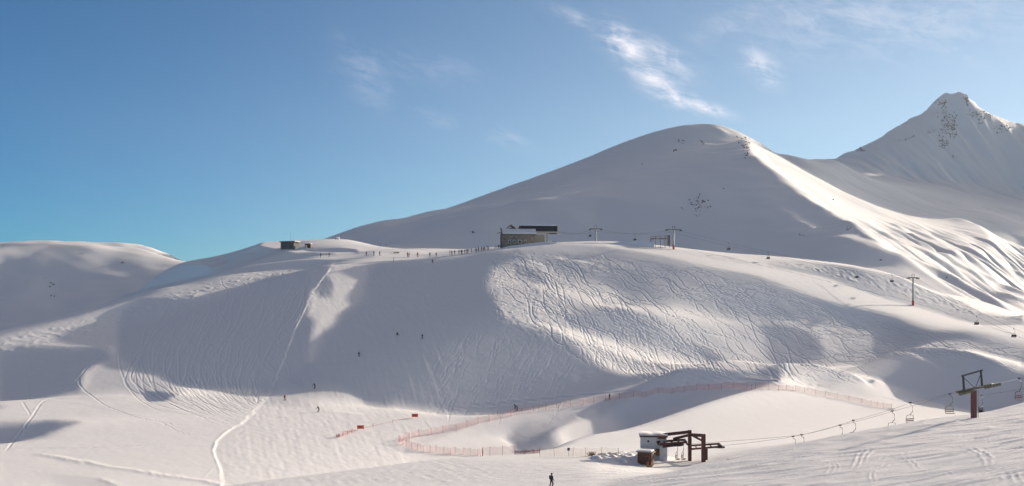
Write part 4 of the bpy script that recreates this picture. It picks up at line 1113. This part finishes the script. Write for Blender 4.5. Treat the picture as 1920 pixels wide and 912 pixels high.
def tuft(name, label, cat, loc, n, hgt, spread, mat):
    b = MB()
    for i in range(n):
        a = rs.uniform(0, 6.28); r = rs.uniform(0, spread); q = rs.uniform(0.2, 1.0)
        p = Vector((math.cos(a) * r * 0.5, math.sin(a) * r * 0.5, -0.1)); e = Vector((math.cos(a) * r * 1.3, math.sin(a) * r * 1.3, hgt * (0.4 + 0.6 * q)))
        m_ = p.lerp(e, 0.5) + Vector((rs.uniform(-.1, .1), rs.uniform(-.1, .1), 0.1 * hgt))
        b.tube([p, m_, e], 0.022, 4, 0.008)
    o = b.part(name, mat); o.location = loc; o['label'] = label; o['category'] = cat
    return o
tuft("dry_grass_tuft", "dry straw-coloured grass poking out of the snow by the operator hut", "grass tuft", on_px(1217, 876, 110), 90, 0.55, 0.7, M_GRASS)
tuft("bare_shrub", "bare brown shrub in the snow at the right end of the yellow net", "shrub", on_px(1109, 855, 150), 110, 0.8, 0.8, M_TWIG)

# ---- lower ropes and chairs
cy, sy = math.cos(math.radians(28)), math.sin(math.radians(28))
armR = Pb + Vector((AL * cy, AL * sy - 0.4, Hp + 0.72)); armL = Pb + Vector((-AL * cy, -AL * sy - 0.4, Hp + 0.02))
lo1 = [S0 + Vector((sx(1350), 0.3, szp(837))), air(1487, 819, 172), air(1575, 798, 171), air(1673, 771.5, 168), air(1781, 739.5, 163), armR, air(1912, 710, 150), air(2150, 672, 120)]
lo2 = [S0 + Vector((sx(1280), -0.8, szp(832))), air(1503, 816, 168), air(1600, 789, 166), air(1707, 756, 161), armL, air(1840, 742, 178), air(2150, 690, 190)]
R1 = rope("haul_rope", "nearer haul rope of the lower chairlift rising right to the red pylon", lo1, 0.02, 0.1)
R2 = rope("haul_rope", "farther haul rope of the lower chairlift rising right to the red pylon", lo2, 0.02, 0.1)
lc = [(1487, R1, "lowest chair of the lower lift showing above the near slope edge"), (1503, R2, "second lowest lower-lift chair, just above the near slope edge"), (1575, R1, "lower-lift chair with only its hanger above the slope edge, left of a taller hanger"),
      (1600, R2, "lower-lift chair with a tall bare hanger above the slope edge"), (1673, R1, "lower-lift chair half sunk behind the slope edge, left of the open-framed chair"),
      (1707, R2, "empty open-framed lower-lift chair skimming the near slope edge"), (1781, R1, "empty lower-lift chair with brown seat just left of the red pylon"),
      (1840, R2, "lower-lift chair carrying two people just right of the red pylon"), (1911, R1, "empty lower-lift chair nearest the right edge of the photo")]
rider_chair = None
for px, P, lab in lc:
    c = low_chair if px == 1487 else copy_tree(low_chair); c['label'] = lab; c['group'] = LG
    c.location = rope_at(P, px); c.rotation_euler = (0, 0, math.radians({1707: 20, 1781: 8, 1840: 35, 1911: 25}.get(px, 15)))
    if px == 1840: rider_chair = c
# chairs inside the base station
for px, lab in ((1268, "empty chair parked under the station machinery, the left one"), (1279, "empty chair parked under the station machinery, the right one")):
    c = copy_tree(low_chair); c['label'] = lab; c['group'] = LG
    c.location = S0 + Vector((sx(px), -1.0, max(szp(834), 3.3))); c.rotation_euler = (0, 0, math.radians(70))

# ------------------------------------------------------------------ fences
def fence(name, label, cat, pts, hgt, mat, step, post_mat, dmin, lean=0.0):
    P = hit(spline(pts, 10), dmin)[:, :2]
    seg = np.hypot(*np.diff(P, axis=0).T); Ls = np.concatenate([[0], np.cumsum(seg)])
    n = max(2, int(Ls[-1] / step)); q = np.linspace(0, Ls[-1], n + 1)
    xs, ys = np.interp(q, Ls, P[:, 0]), np.interp(q, Ls, P[:, 1])
    zs = near_z(xs.astype(np.float32), ys.astype(np.float32))
    o = Vector((xs[0], ys[0], float(zs[0])))
    t = thing(name, label, cat, o)
    pr = MB().tube([(0, 0, -0.3), (0, 0, hgt + 0.12)], 0.026, 5).mesh("post", post_mat)
    for i in range(n + 1):
        c = bpy.data.objects.new("post", pr); COL.objects.link(c); c.parent = t
        c.location = (xs[i] - o.x, ys[i] - o.y, zs[i] - o.z); c.rotation_euler = (rs.uniform(-.06, .06), rs.uniform(-.06, .06) + lean, 0)
    qf = np.linspace(0, Ls[-1], n * 4 + 1)
    xf, yf = np.interp(qf, Ls, P[:, 0]), np.interp(qf, Ls, P[:, 1]); zf = near_z(xf.astype(np.float32), yf.astype(np.float32))
    rows = []
    for f in (0.04, 0.5, 1.0):
        rows.append([(xf[i] - o.x, yf[i] - o.y, zf[i] - o.z + hgt * f - (0.10 * f * (0.5 - 0.5 * math.cos(i * math.pi / 2)) if f > 0.9 else 0)) for i in range(len(qf))])
    MB().sheet(rows).part("net", mat, t)
    return t
fence("safety_fence", "long red safety net curving along the road behind the hollow", "fence", [(748,831),(790,820),(860,806),(975,778),(1060,764),(1145,752),(1250,739),(1350,731),(1440,730)], 1.75, M_NET, 4.2, M_PADRED, 190)
fence("safety_fence", "faded pink safety net beyond the hollow running down towards the lift chairs", "fence", [(1442,730),(1500,736),(1550,745),(1600,754),(1640,763),(1672,768)], 1.6, M_NETPALE, 4.2, M_PADRED, 190)
fence("safety_fence", "red safety net with tall posts along the front rim of the hollow", "fence", [(748,832),(762,838),(785,845),(820,850),(870,854),(920,856),(965,857)], 1.6, M_NET, 2.2, M_PADRED, 180)
fence("safety_fence", "dark red net bunched down into the notch of the hollow", "fence", [(966,857),(975,855),(990,853),(1012,850)], 0.7, M_NETRED, 1.5, M_RUST, 180)
fence("safety_fence", "pale yellow net fence in front of the bright frozen basin", "fence", [(1012,856),(1050,857),(1090,857),(1120,857),(1160,858)], 1.5, M_NETYEL, 3.0, M_OCHRE, 165)
p0 = on_px(1066, 857, 165)
t = thing("fence_sign", "small dark square sign hanging on the yellow net fence", "sign", p0)
MB().box((0, -0.06, 1.25), (0.42, 0.04, 0.5)).part("panel", M_DARK, t)
MB().tube([(0, 0, -0.2), (0, 0, 1.5)], 0.03).part("post", M_STEEL, t)

# closure rope with two banners at the foot of the piste
A0, A1, A2 = on_px(634, 823, 150), on_px(676, 808, 150), on_px(778, 785, 150)
def banner(loc, yaw, label):
    t = thing("slow_banner", label, "banner", loc, yaw, "orange banners at the foot of the piste")
    for x in (-0.78, 0.78): MB().tube([(x, 0, -0.3), (x, 0, 1.25)], 0.03).part("pole", M_PADRED, t)
    b = MB(); b.sheet([[(-0.74 + 1.48 * i / 8, 0.04 * math.sin(i * 1.1), z) for i in range(9)] for z in (0.35, 0.75, 1.2)])
    b.part("cloth", M_BANNER, t)
    b = MB()
    for x, w in ((-0.32, 0.14), (-0.1, 0.16), (0.13, 0.14), (0.34, 0.12)): b.box((x, -0.07, 0.78), (w, 0.02, 0.3))
    b.part("print", M_BANNERMARK, t)
banner(A1, math.radians(14), "orange-red banner on two poles midway along the closing rope")
banner(A2, math.radians(14), "orange-red banner at the upper right end of the closing rope")
t = thing("rope_barrier", "low red rope and net closing off the foot of the piste", "rope barrier", A0)
qs = []
for k in range(25):
    f = k / 24; p = (A0.lerp(A1, f * 2.4) if f < 1 / 2.4 else A1.lerp(A2, (f - 1 / 2.4) / (1 - 1 / 2.4))); p.z = ground_z(p.x, p.y) + 0.55 - 0.1 * abs(math.sin(k)); qs.append(p - A0)
MB().tube(qs, 0.025, 5).part("rope", M_PADRED, t)
for k in (0, 2, 4, 6, 13, 18): MB().tube([qs[k] + Vector((0, 0, -0.9)), qs[k] + Vector((0.05, 0, 0.5))], 0.03, 5).part("post", M_PADRED, t)
MB().sheet([[(q.x, q.y, q.z + dz_) for q in qs[0:8]] for dz_ in (-0.5, 0.1, 0.45)]).part("net", M_NET, t)
b = MB(); b.sheet([[(-0.5 + 0.9 * i / 6, -0.15 * math.sin(i), 0.05 + 0.75 * j / 3 + 0.12 * math.sin(i * 1.7)) for i in range(7)] for j in range(4)])
b.part("bunched_net", M_NETRED, t)

# ------------------------------------------------------------------ people
def skin_mesh(name, joints, edges, radii_, mats, pick):
    me = bpy.data.meshes.new(name + "_skeleton"); me.from_pydata(joints, edges, []); me.update()
    o = bpy.data.objects.new("skeleton_tmp", me); COL.objects.link(o)
    m = o.modifiers.new("skin", 'SKIN'); m.use_smooth_shade = True
    for v, r in zip(me.skin_vertices[0].data, radii_): v.radius = r if isinstance(r, tuple) else (r, r)
    me.skin_vertices[0].data[0].use_root = True
    sb = o.modifiers.new("sub", 'SUBSURF'); sb.levels = 1; sb.render_levels = 1
    dg = bpy.context.evaluated_depsgraph_get()
    out = bpy.data.meshes.new_from_object(o.evaluated_get(dg)); out.name = name
    bpy.data.objects.remove(o); bpy.data.meshes.remove(me)
    for mt in mats: out.materials.append(mt)
    for p in out.polygons:
        p.material_index = pick(p.center); p.use_smooth = True
    return out

POSES = {
 # pelvis, chest, neck, head, L/R shoulder elbow hand, L/R hip knee ankle toe
 'stand': dict(pel=(0, 0, .93), chest=(0, .02, 1.30), neck=(0, .02, 1.47), head=(0, .0, 1.62), sh=.19, elL=(-.27, .02, 1.14), haL=(-.27, -.14, .95), elR=(.27, .02, 1.14), haR=(.27, -.14, .95), kL=(-.12, -.04, .50), aL=(-.13, .03, .08), kR=(.12, -.04, .50), aR=(.13, .03, .08)),
 'ski': dict(pel=(0, .16, .80), chest=(0, -.06, 1.13), neck=(0, -.14, 1.28), head=(0, -.22, 1.41), sh=.19, elL=(-.36, -.16, 1.02), haL=(-.36, -.42, .98), elR=(.36, -.16, 1.02), haR=(.36, -.42, .98), kL=(-.14, -.16, .46), aL=(-.14, .04, .08), kR=(.14, -.16, .46), aR=(.14, .04, .08)),
 'lean': dict(pel=(.12, .08, .84), chest=(.0, -.06, 1.18), neck=(-.06, -.12, 1.33), head=(-.10, -.18, 1.47), sh=.19, elL=(-.42, -.12, 1.06), haL=(-.55, -.30, .92), elR=(.30, -.14, 1.02), haR=(.36, -.38, .92), kL=(-.06, -.16, .47), aL=(-.16, .04, .08), kR=(.22, -.12, .46), aR=(.12, .04, .08)),
 'walk': dict(pel=(0, 0, .92), chest=(.02, -.04, 1.28), neck=(.03, -.06, 1.45), head=(.03, -.08, 1.60), sh=.20, elL=(-.30, .06, 1.12), haL=(-.30, -.10, .93), elR=(.32, -.12, 1.16), haR=(.40, -.34, 1.06), kL=(-.10, -.14, .52), aL=(-.10, .04, .08), kR=(.12, .02, .49), aR=(.14, .20, .10)),
 'sit': dict(pel=(0, .1, .16), chest=(0, .16, .52), neck=(0, .12, .68), head=(0, .08, .82), sh=.19, elL=(-.32, .25, .38), haL=(-.34, .32, .12), elR=(.32, .25, .38), haR=(.34, .32, .12), kL=(-.16, -.36, .40), aL=(-.2, -.62, .08), kR=(.16, -.36, .34), aR=(.2, -.66, .08)),
 'ride': dict(pel=(0, .05, .0), chest=(0, .10, .38), neck=(0, .08, .55), head=(0, .04, .70), sh=.19, elL=(-.28, -.02, .22), haL=(-.22, -.24, .16), elR=(.28, -.02, .22), haR=(.22, -.24, .16), kL=(-.12, -.44, -.02), aL=(-.12, -.50, -.46), kR=(.12, -.44, -.02), aR=(.12, -.50, -.46)),
}
BODY = {}
def body_mesh(pose, jacket, trousers):
    key = (pose, jacket.name, trousers.name)
    if key in BODY: return BODY[key]
    p = {k: (Vector(v) if isinstance(v, tuple) else v) for k, v in POSES[pose].items()}
    J = [p['pel'], p['pel'].lerp(p['chest'], .5), p['chest'], p['neck'], p['head']]
    R = [(.15, .12), (.145, .115), (.17, .125), .06, (.10, .115)]
    E = [(0, 1), (1, 2), (2, 3), (3, 4)]
    for sgn, e, h in ((-1, 'elL', 'haL'), (1, 'elR', 'haR')):
        i = len(J); J += [p['chest'] + Vector((sgn * p['sh'], 0, .06)), p[e], p[h], p[h] + (p[h] - p[e]).normalized() * .09]
        R += [.075, .055, .045, .04]; E += [(2, i), (i, i + 1), (i + 1, i + 2), (i + 2, i + 3)]
    for sgn, k, a in ((-1, 'kL', 'aL'), (1, 'kR', 'aR')):
        i = len(J); J += [p['pel'] + Vector((sgn * .10, 0, -.05)), p[k], p[a], p[a] + Vector((0, -.17, -.01))]
        R += [.10, .075, .065, .055]; E += [(0, i), (i, i + 1), (i + 1, i + 2), (i + 2, i + 3)]
    pz, hd, kz = p['pel'].z, p['head'], p
    def pick(c):
        if (c - hd).length < .13: return 2
        if c.z < pz + 0.02 and (Vector((c.x, c.y, 0)) - Vector((p['pel'].x, p['pel'].y, 0))).length < .22 or c.z < pz - 0.12 and abs(c.x) < .24: return 1
        if pose in ('sit', 'ride') and c.y < -.08 and abs(c.x) < .26 and c.z < p['chest'].z - .2: return 1
        if any((c - p[k]).length < .30 for k in ('kL', 'kR', 'aL', 'aR')) and c.z < pz: return 1
        return 0
    BODY[key] = skin_mesh("person_body", [tuple(j) for j in J], E, R, [jacket, trousers, M_SKIN], pick)
    return BODY[key]

PG = None
SKI_ME = POLE_ME = None
def person(label, loc, pose, yaw, jacket, trousers, cap=None, skis=True, poles=True, pack=None, group=None, scale=1.0):
    global SKI_ME, POLE_ME
    t = thing("person", label, "person", loc, yaw, group); t.scale = (scale,) * 3
    o = bpy.data.objects.new("body", body_mesh(pose, jacket, trousers)); COL.objects.link(o); o.parent = t
    P = POSES[pose]; hd = Vector(P['head'])
    b = MB(); bmesh.ops.create_uvsphere(b.b, u_segments=10, v_segments=6, radius=.125, matrix=Matrix.Translation(hd + Vector((0, .015, .045))) @ Matrix.Diagonal((1, 1.08, .85, 1)))
    b.part("helmet", cap or M_BLACK, t, smooth=True)
    if skis:
        if SKI_ME is None:
            m = MB(); m.sheet([[(x, y, z) for x in (-.045, .045)] for y, z in ((.75, .015), (-.6, .012), (-.8, .03), (-.9, .09))])
            r = bmesh.ops.solidify(m.b, geom=m.b.faces[:], thickness=.02); SKI_ME = m.mesh("ski", M_SKI)
        for k in ('aL', 'aR'):
            a = P[k]; s_ = bpy.data.objects.new("ski", SKI_ME); COL.objects.link(s_); s_.parent = t
            s_.location = (a[0], a[1], .01 if pose not in ('ride',) else a[2] - .1)
    if poles:
        for h in ('haL', 'haR'):
            v = Vector(P[h]); m = MB().tube([v + Vector((0, -.03, .1)), Vector((v.x * 1.15, v.y + (.42 if pose in ('ski', 'lean') else .1), .03))], .012, 5)
            m.part("ski_pole", M_STEEL, t)
    if pack:
        c = Vector(P['chest']); MB().box((c.x, c.y + .2, c.z - .03), (.34, .2, .46), bevel=.06).part("backpack", pack, t)
    return t

Z = math.radians
person("lone skier in black with rucksack and poles at bottom centre", on_px(1034, 915, 60), 'walk', Z(130), M_BLACK, M_BLACK, skis=False, pack=M_NAVY)
SL = "skiers on the wide piste"
for lab, px, py, pose, yw, j, tr in [
    ("dark skier leaning into a turn above the red-jacketed skier on the piste", 590, 729, 'lean', -30, M_BLACK, M_BLACK),
    ("skier in a dark red jacket at the left edge of the groomed piste", 534, 752, 'ski', 15, M_REDC, M_BLACK),
    ("dark skier with a crisp shadow, lowest of those on the piste", 597, 774, 'lean', -20, M_BLACK, M_NAVY),
    ("dark skier alone in the middle of the shaded piste", 673, 669, 'ski', 10, M_BLACK, M_NAVY),
    ("dark skier standing upright on the shaded piste, beside a seated one", 792, 636, 'ski', -15, M_NAVY, M_BLACK),
    ("tiny skier just over the lip at the top of the shaded piste", 811, 494, 'ski', 0, M_REDC, M_BLACK),
    ("left one of two dark skiers gliding along the net fence road", 966, 768, 'ski', -65, M_BLACK, M_NAVY),
    ("right one of two dark skiers gliding along the net fence road", 970, 772, 'ski', -65, M_NAVY, M_BLACK),
    ("dark skier standing against the net above the shaded bank", 1143, 752, 'stand', -60, M_BLACK, M_BLACK)]:
    person(lab, on_px(px, py, 150), pose, Z(yw), j, tr, group=SL)
person("dark figure sitting in the snow on the shaded piste", on_px(745, 631, 200), 'sit', Z(20), M_BLACK, M_BLACK, poles=False, group=SL)

CG = "people on the crest"
jk = [M_BLACK, M_REDC, M_NAVY, M_ORANGEC, M_GREYC, M_BLUEC]
def crest(px, d, lab, j, pose='stand', yaw=0, tr=M_BLACK, grp=CG, skis=True):
    return person(lab, at_px(px, d), pose, Z(yaw), j, tr, skis=skis, poles=False, group=grp, scale=rs.uniform(1.12, 1.3))
crest(601, 452, "left one of two dark walkers on the path below the ridge hut", M_BLACK, 'walk', 60)
crest(617, 454, "right one of two dark walkers on the path below the ridge hut", M_NAVY, 'walk', 60)
crest(687, 450, "person in dark red at the left end of the line along the crest", M_REDC)
crest(701, 451, "person in blue second from the left along the crest", M_BLUEC)
crest(712, 452, "person in rust orange third from the left along the crest", M_ORANGEC)
crest(764, 457, "person in red, left of a close pair on the crest", M_REDC, yaw=40)
crest(767, 457, "person in rust, right of a close pair on the crest", M_ORANGEC, yaw=-40)
crest(783, 459, "person in dark red alone right of the close pair on the crest", M_REDC)
crest(806, 461, "person in grey set back on the crest, left of a taller dark one", M_GREYC)
crest(818, 460, "dark red person alone between the pairs and the crowd", M_REDC)
ORD = ["first", "second", "third", "fourth", "fifth", "sixth", "seventh", "eighth", "ninth", "tenth", "eleventh", "twelfth", "thirteenth", "fourteenth", "fifteenth", "sixteenth", "seventeenth", "eighteenth"]
CN = {M_BLACK.name: "black", M_REDC.name: "dark red", M_NAVY.name: "navy", M_ORANGEC.name: "rust", M_GREYC.name: "grey", M_BLUEC.name: "blue"}
for k, px in enumerate([844.5, 848, 852.5, 860, 865, 867.5, 870.5, 875, 878, 884, 892, 896.5, 903, 906, 909.5, 914, 917, 935]):
    j = [M_BLACK, M_REDC, M_NAVY, M_GREYC, M_REDC, M_BLACK, M_ORANGEC, M_BLACK, M_NAVY, M_BLUEC, M_BLACK, M_GREYC, M_BLACK, M_NAVY, M_BLACK, M_BLACK, M_NAVY, M_BLACK][k]
    lab = f"person in {CN[j.name]}, {ORD[k]} from the left in the crowd beside the chalet" if k < 17 else "dark person apart from the crowd, next to the ski rack"
    crest(px + rs.uniform(-1, 1), 462 + rs.uniform(-5, 4), lab, j, rs.choice(['stand', 'walk', 'stand']), rs.uniform(-180, 180), grp="people in the crowd on the crest", skis=rs.random() < .5)
# riders
for dx, lab, j in ((-0.34, "left rider in dark clothes on the chair beside the red pylon", M_BLACK), (0.34, "right rider in dark clothes on the chair beside the red pylon", M_NAVY)):
    yw = rider_chair.rotation_euler[2]
    loc = rider_chair.location + Vector((dx * math.cos(yw), dx * math.sin(yw), -3.0))
    person(lab, loc, 'ride', yw, j, M_BLACK, poles=False, group="riders on the chair by the pylon")

# marker poles on the piste and the slope behind
for lab, p, hgt in [("thin dark marker pole with a long shadow at the top of the piste", on_px(738, 492.5, 400), 1.9), ("thin marker pole at the left on the shaded slope behind the crest", at_px(714, 600), 2.2), ("thin taller marker pole at the right on the shaded slope behind the crest", at_px(724, 612), 2.9)]:
    t = thing("marker_pole", lab, "marker pole", p)
    MB().tube([(0, 0, -0.3), (0, 0, hgt)], 0.06, 6).part("pole", M_DARK, t)
    MB().disc((0, 0, hgt * 0.9), 0.16, 0.35, 'Z', 8).part("marker", M_ORANGEC, t)
p = at_px(743, 463)
t = thing("equipment_sledge", "low brown sledge lying on the crest behind the crest walkers", "sledge", p, 0.2)
MB().box((0, 0, 0.45), (2.6, 0.9, 0.35), bevel=0.08).part("load", M_WOOD, t)
for y in (-.35, .35): MB().tube([(-1.2, y, .05), (1.2, y, .05), (1.5, y, .35)], .05).part("runner", M_DARK, t)

# ------------------------------------------------------------------ rocks on the mountains
def far_ground(px, py, d0=560):
    ds = np.arange(d0, 2700, 2.0, dtype=np.float32)
    X = ((px - CX) / F * ds).astype(np.float32)
    zf = far_z(X, ds)
    b_ = zf > (H0 - py) / F * ds
    if not b_.any(): return None
    i = int(b_.argmax()); return Vector((float(X[i]), float(ds[i]), float(zf[i])))
def outcrop(label, px, py, wpx, hpx, n, mat, size, d0=560, group="rock outcrops on the mountain", split=False):
    c = far_ground(px, py, d0)
    if c is None: return
    k = c.y / F; b = MB(); got = []
    for i in range(n):
        u, v = rs.gauss(0, .38), rs.gauss(0, .38)
        q = far_ground(px + u * wpx, py + v * hpx, d0)
        if q is None or abs(q.y - c.y) > 260: continue
        r = size * k * rs.uniform(.45, 1.25)
        m = Matrix.Translation(q - c) @ Matrix.Rotation(rs.uniform(0, 6), 4, 'Z') @ Matrix.Diagonal((r * rs.uniform(.8, 1.9), r * rs.uniform(.7, 1.3), r * rs.uniform(.5, 1.1), 1))
        vs = bmesh.ops.create_icosphere(b.b, subdivisions=1, radius=1.0, matrix=m)['verts']
        for w in vs: w.co += Vector((rs.uniform(-.3, .3), rs.uniform(-.3, .3), rs.uniform(-.35, .35))) * r
        if not split:
            if got:
                w_ = min(got, key=lambda a_: (a_ - (q - c)).length)
                b.bar(w_ - Vector((0, 0, r * .5)), q - c - Vector((0, 0, r * .5)), r * .6)
            got.append(q - c)
        if split:
            o = b.part("rock", mat); b = MB(); o.location = c; o['label'] = label; o['category'] = "rock"; o['group'] = label.split(" in ", 1)[1]
    if split: return
    o = b.part("rock_outcrop", mat); o.location = c; o['label'] = label; o['category'] = "rock"; o['group'] = group
for lab, px, py, w, h, n, sz in [
    ("dark rock pair high on the left side of the nearer summit", 1277, 265, 8, 7, 6, 1.4), ("dark rock lower on the left of the nearer summit", 1264, 282, 7, 6, 6, 1.7), ("rock just below the top of the nearer summit", 1317, 267, 6, 7, 6, 1.7),
    ("largest scatter of rocks in the middle of the shaded face", 1307, 382, 26, 20, 34, 1.5), ("small rocks below the large scatter on the shaded face", 1304, 405, 8, 5, 4, 1.1), ("single rocks right of the large scatter on the shaded face", 1333, 389, 8, 5, 4, 1.2),
    ("small single rock above the large scatter on the shaded face", 1357, 355, 4, 3, 3, 1.1), ("small rocks at the left end of the large scatter", 1281, 394, 6, 3, 3, 1.1), ("tiny rock on the left of the shaded face", 1205, 309, 3, 2, 2, 1.1),
    ("dark stone in the rocky rib along the upper edge of the sunlit flank", 1398, 274, 12, 24, 34, 1.5), ("small rocks lining the skyline right of the nearer summit", 1392, 262, 14, 6, 14, 1.2),
    ("dark rock by itself low on the shaded slope above the crowd", 885, 437, 6, 4, 5, 1.4), ("rock in the scarp of the shaded face", 1503, 443, 9, 5, 8, 1.2), ("rock at the tip of a small lit ledge on the shaded face", 1589, 431, 7, 6, 8, 1.3),
    ("lone dark rock inside the sunlit flank", 1562, 376, 3, 2, 2, 1.4), ("dark rock near the edge of the rough strip below the flank", 1776, 521, 5, 3, 3, 1.2), ("dark rocks among the lit streaks at lower right", 1652, 489, 8, 3, 4, 1.3),
    ("small rock in the upper middle of the left mound", 230, 494, 5, 4, 4, 1.3), ("rock pair in the middle of the left mound", 100, 535, 8, 4, 5, 1.4), ("tiny rocks left of the rock pair on the left mound", 85, 524, 10, 4, 4, 1.0), ("tiny rock row low on the left mound", 99, 557, 9, 2, 4, 1.0), ("tiny rock on the left mound's skyline slope", 153, 478, 8, 2, 3, 0.9)]:
    outcrop(lab, px, py, w, h, n, M_ROCK, sz, split='stone in' in lab)
PKG = "rock outcrops on the high peak"
for lab, px, py, w, h, n, sz in [
    ("main dark cliff patch below the top of the high peak", 1775, 236, 20, 34, 130, 1.15), ("right-hand strip of the cliff on the high peak", 1788, 236, 7, 28, 36, 1.2), ("lower scatter of rocks under the cliff on the high peak", 1770, 270, 14, 18, 30, 1.2), ("rocks on the left shoulder of the high peak", 1766, 194, 16, 12, 36, 1.3),
    ("rocks on the right side of the peak's summit block", 1813, 186, 6, 10, 30, 1.5), ("rocks along the right ridge of the high peak", 1842, 216, 40, 18, 46, 1.2), ("rocks at the lower end of the peak's right ridge", 1885, 243, 30, 12, 26, 1.2),
    ("rocks on the left ridge foot of the high peak", 1612, 281, 14, 7, 16, 1.2), ("faint rocks in the middle of the left side of the high peak", 1700, 262, 26, 5, 12, 1.0), ("small rocks low on the middle of the high peak", 1786, 294, 8, 5, 6, 1.2), ("rocks left of the cliff on the high peak", 1745, 246, 18, 8, 16, 1.0)]:
    outcrop(lab, px, py, w, h, n, M_ROCKFAR, sz, 1800, PKG)
# snowy boulder on the ridge skyline
q = at_px(632, 588)
t = thing("snowy_boulder", "small snow-capped boulder on the skyline slope right of the hut", "boulder", q)
b = MB(); v = bmesh.ops.create_icosphere(b.b, subdivisions=2, radius=1.2, matrix=Matrix.Diagonal((1.1, .9, .8, 1)))['verts']
for w in v: w.co += Vector((rs.uniform(-.15, .15), rs.uniform(-.15, .15), rs.uniform(-.1, .1)))
b.part("rock", M_ROCK, t)
b = MB(); v = bmesh.ops.create_icosphere(b.b, subdivisions=2, radius=1.3, matrix=Matrix.Translation((0, 0, .62)) @ Matrix.Diagonal((1.2, 1, .55, 1)))['verts']
b.part("snow_cap", SNOW, t, smooth=True)
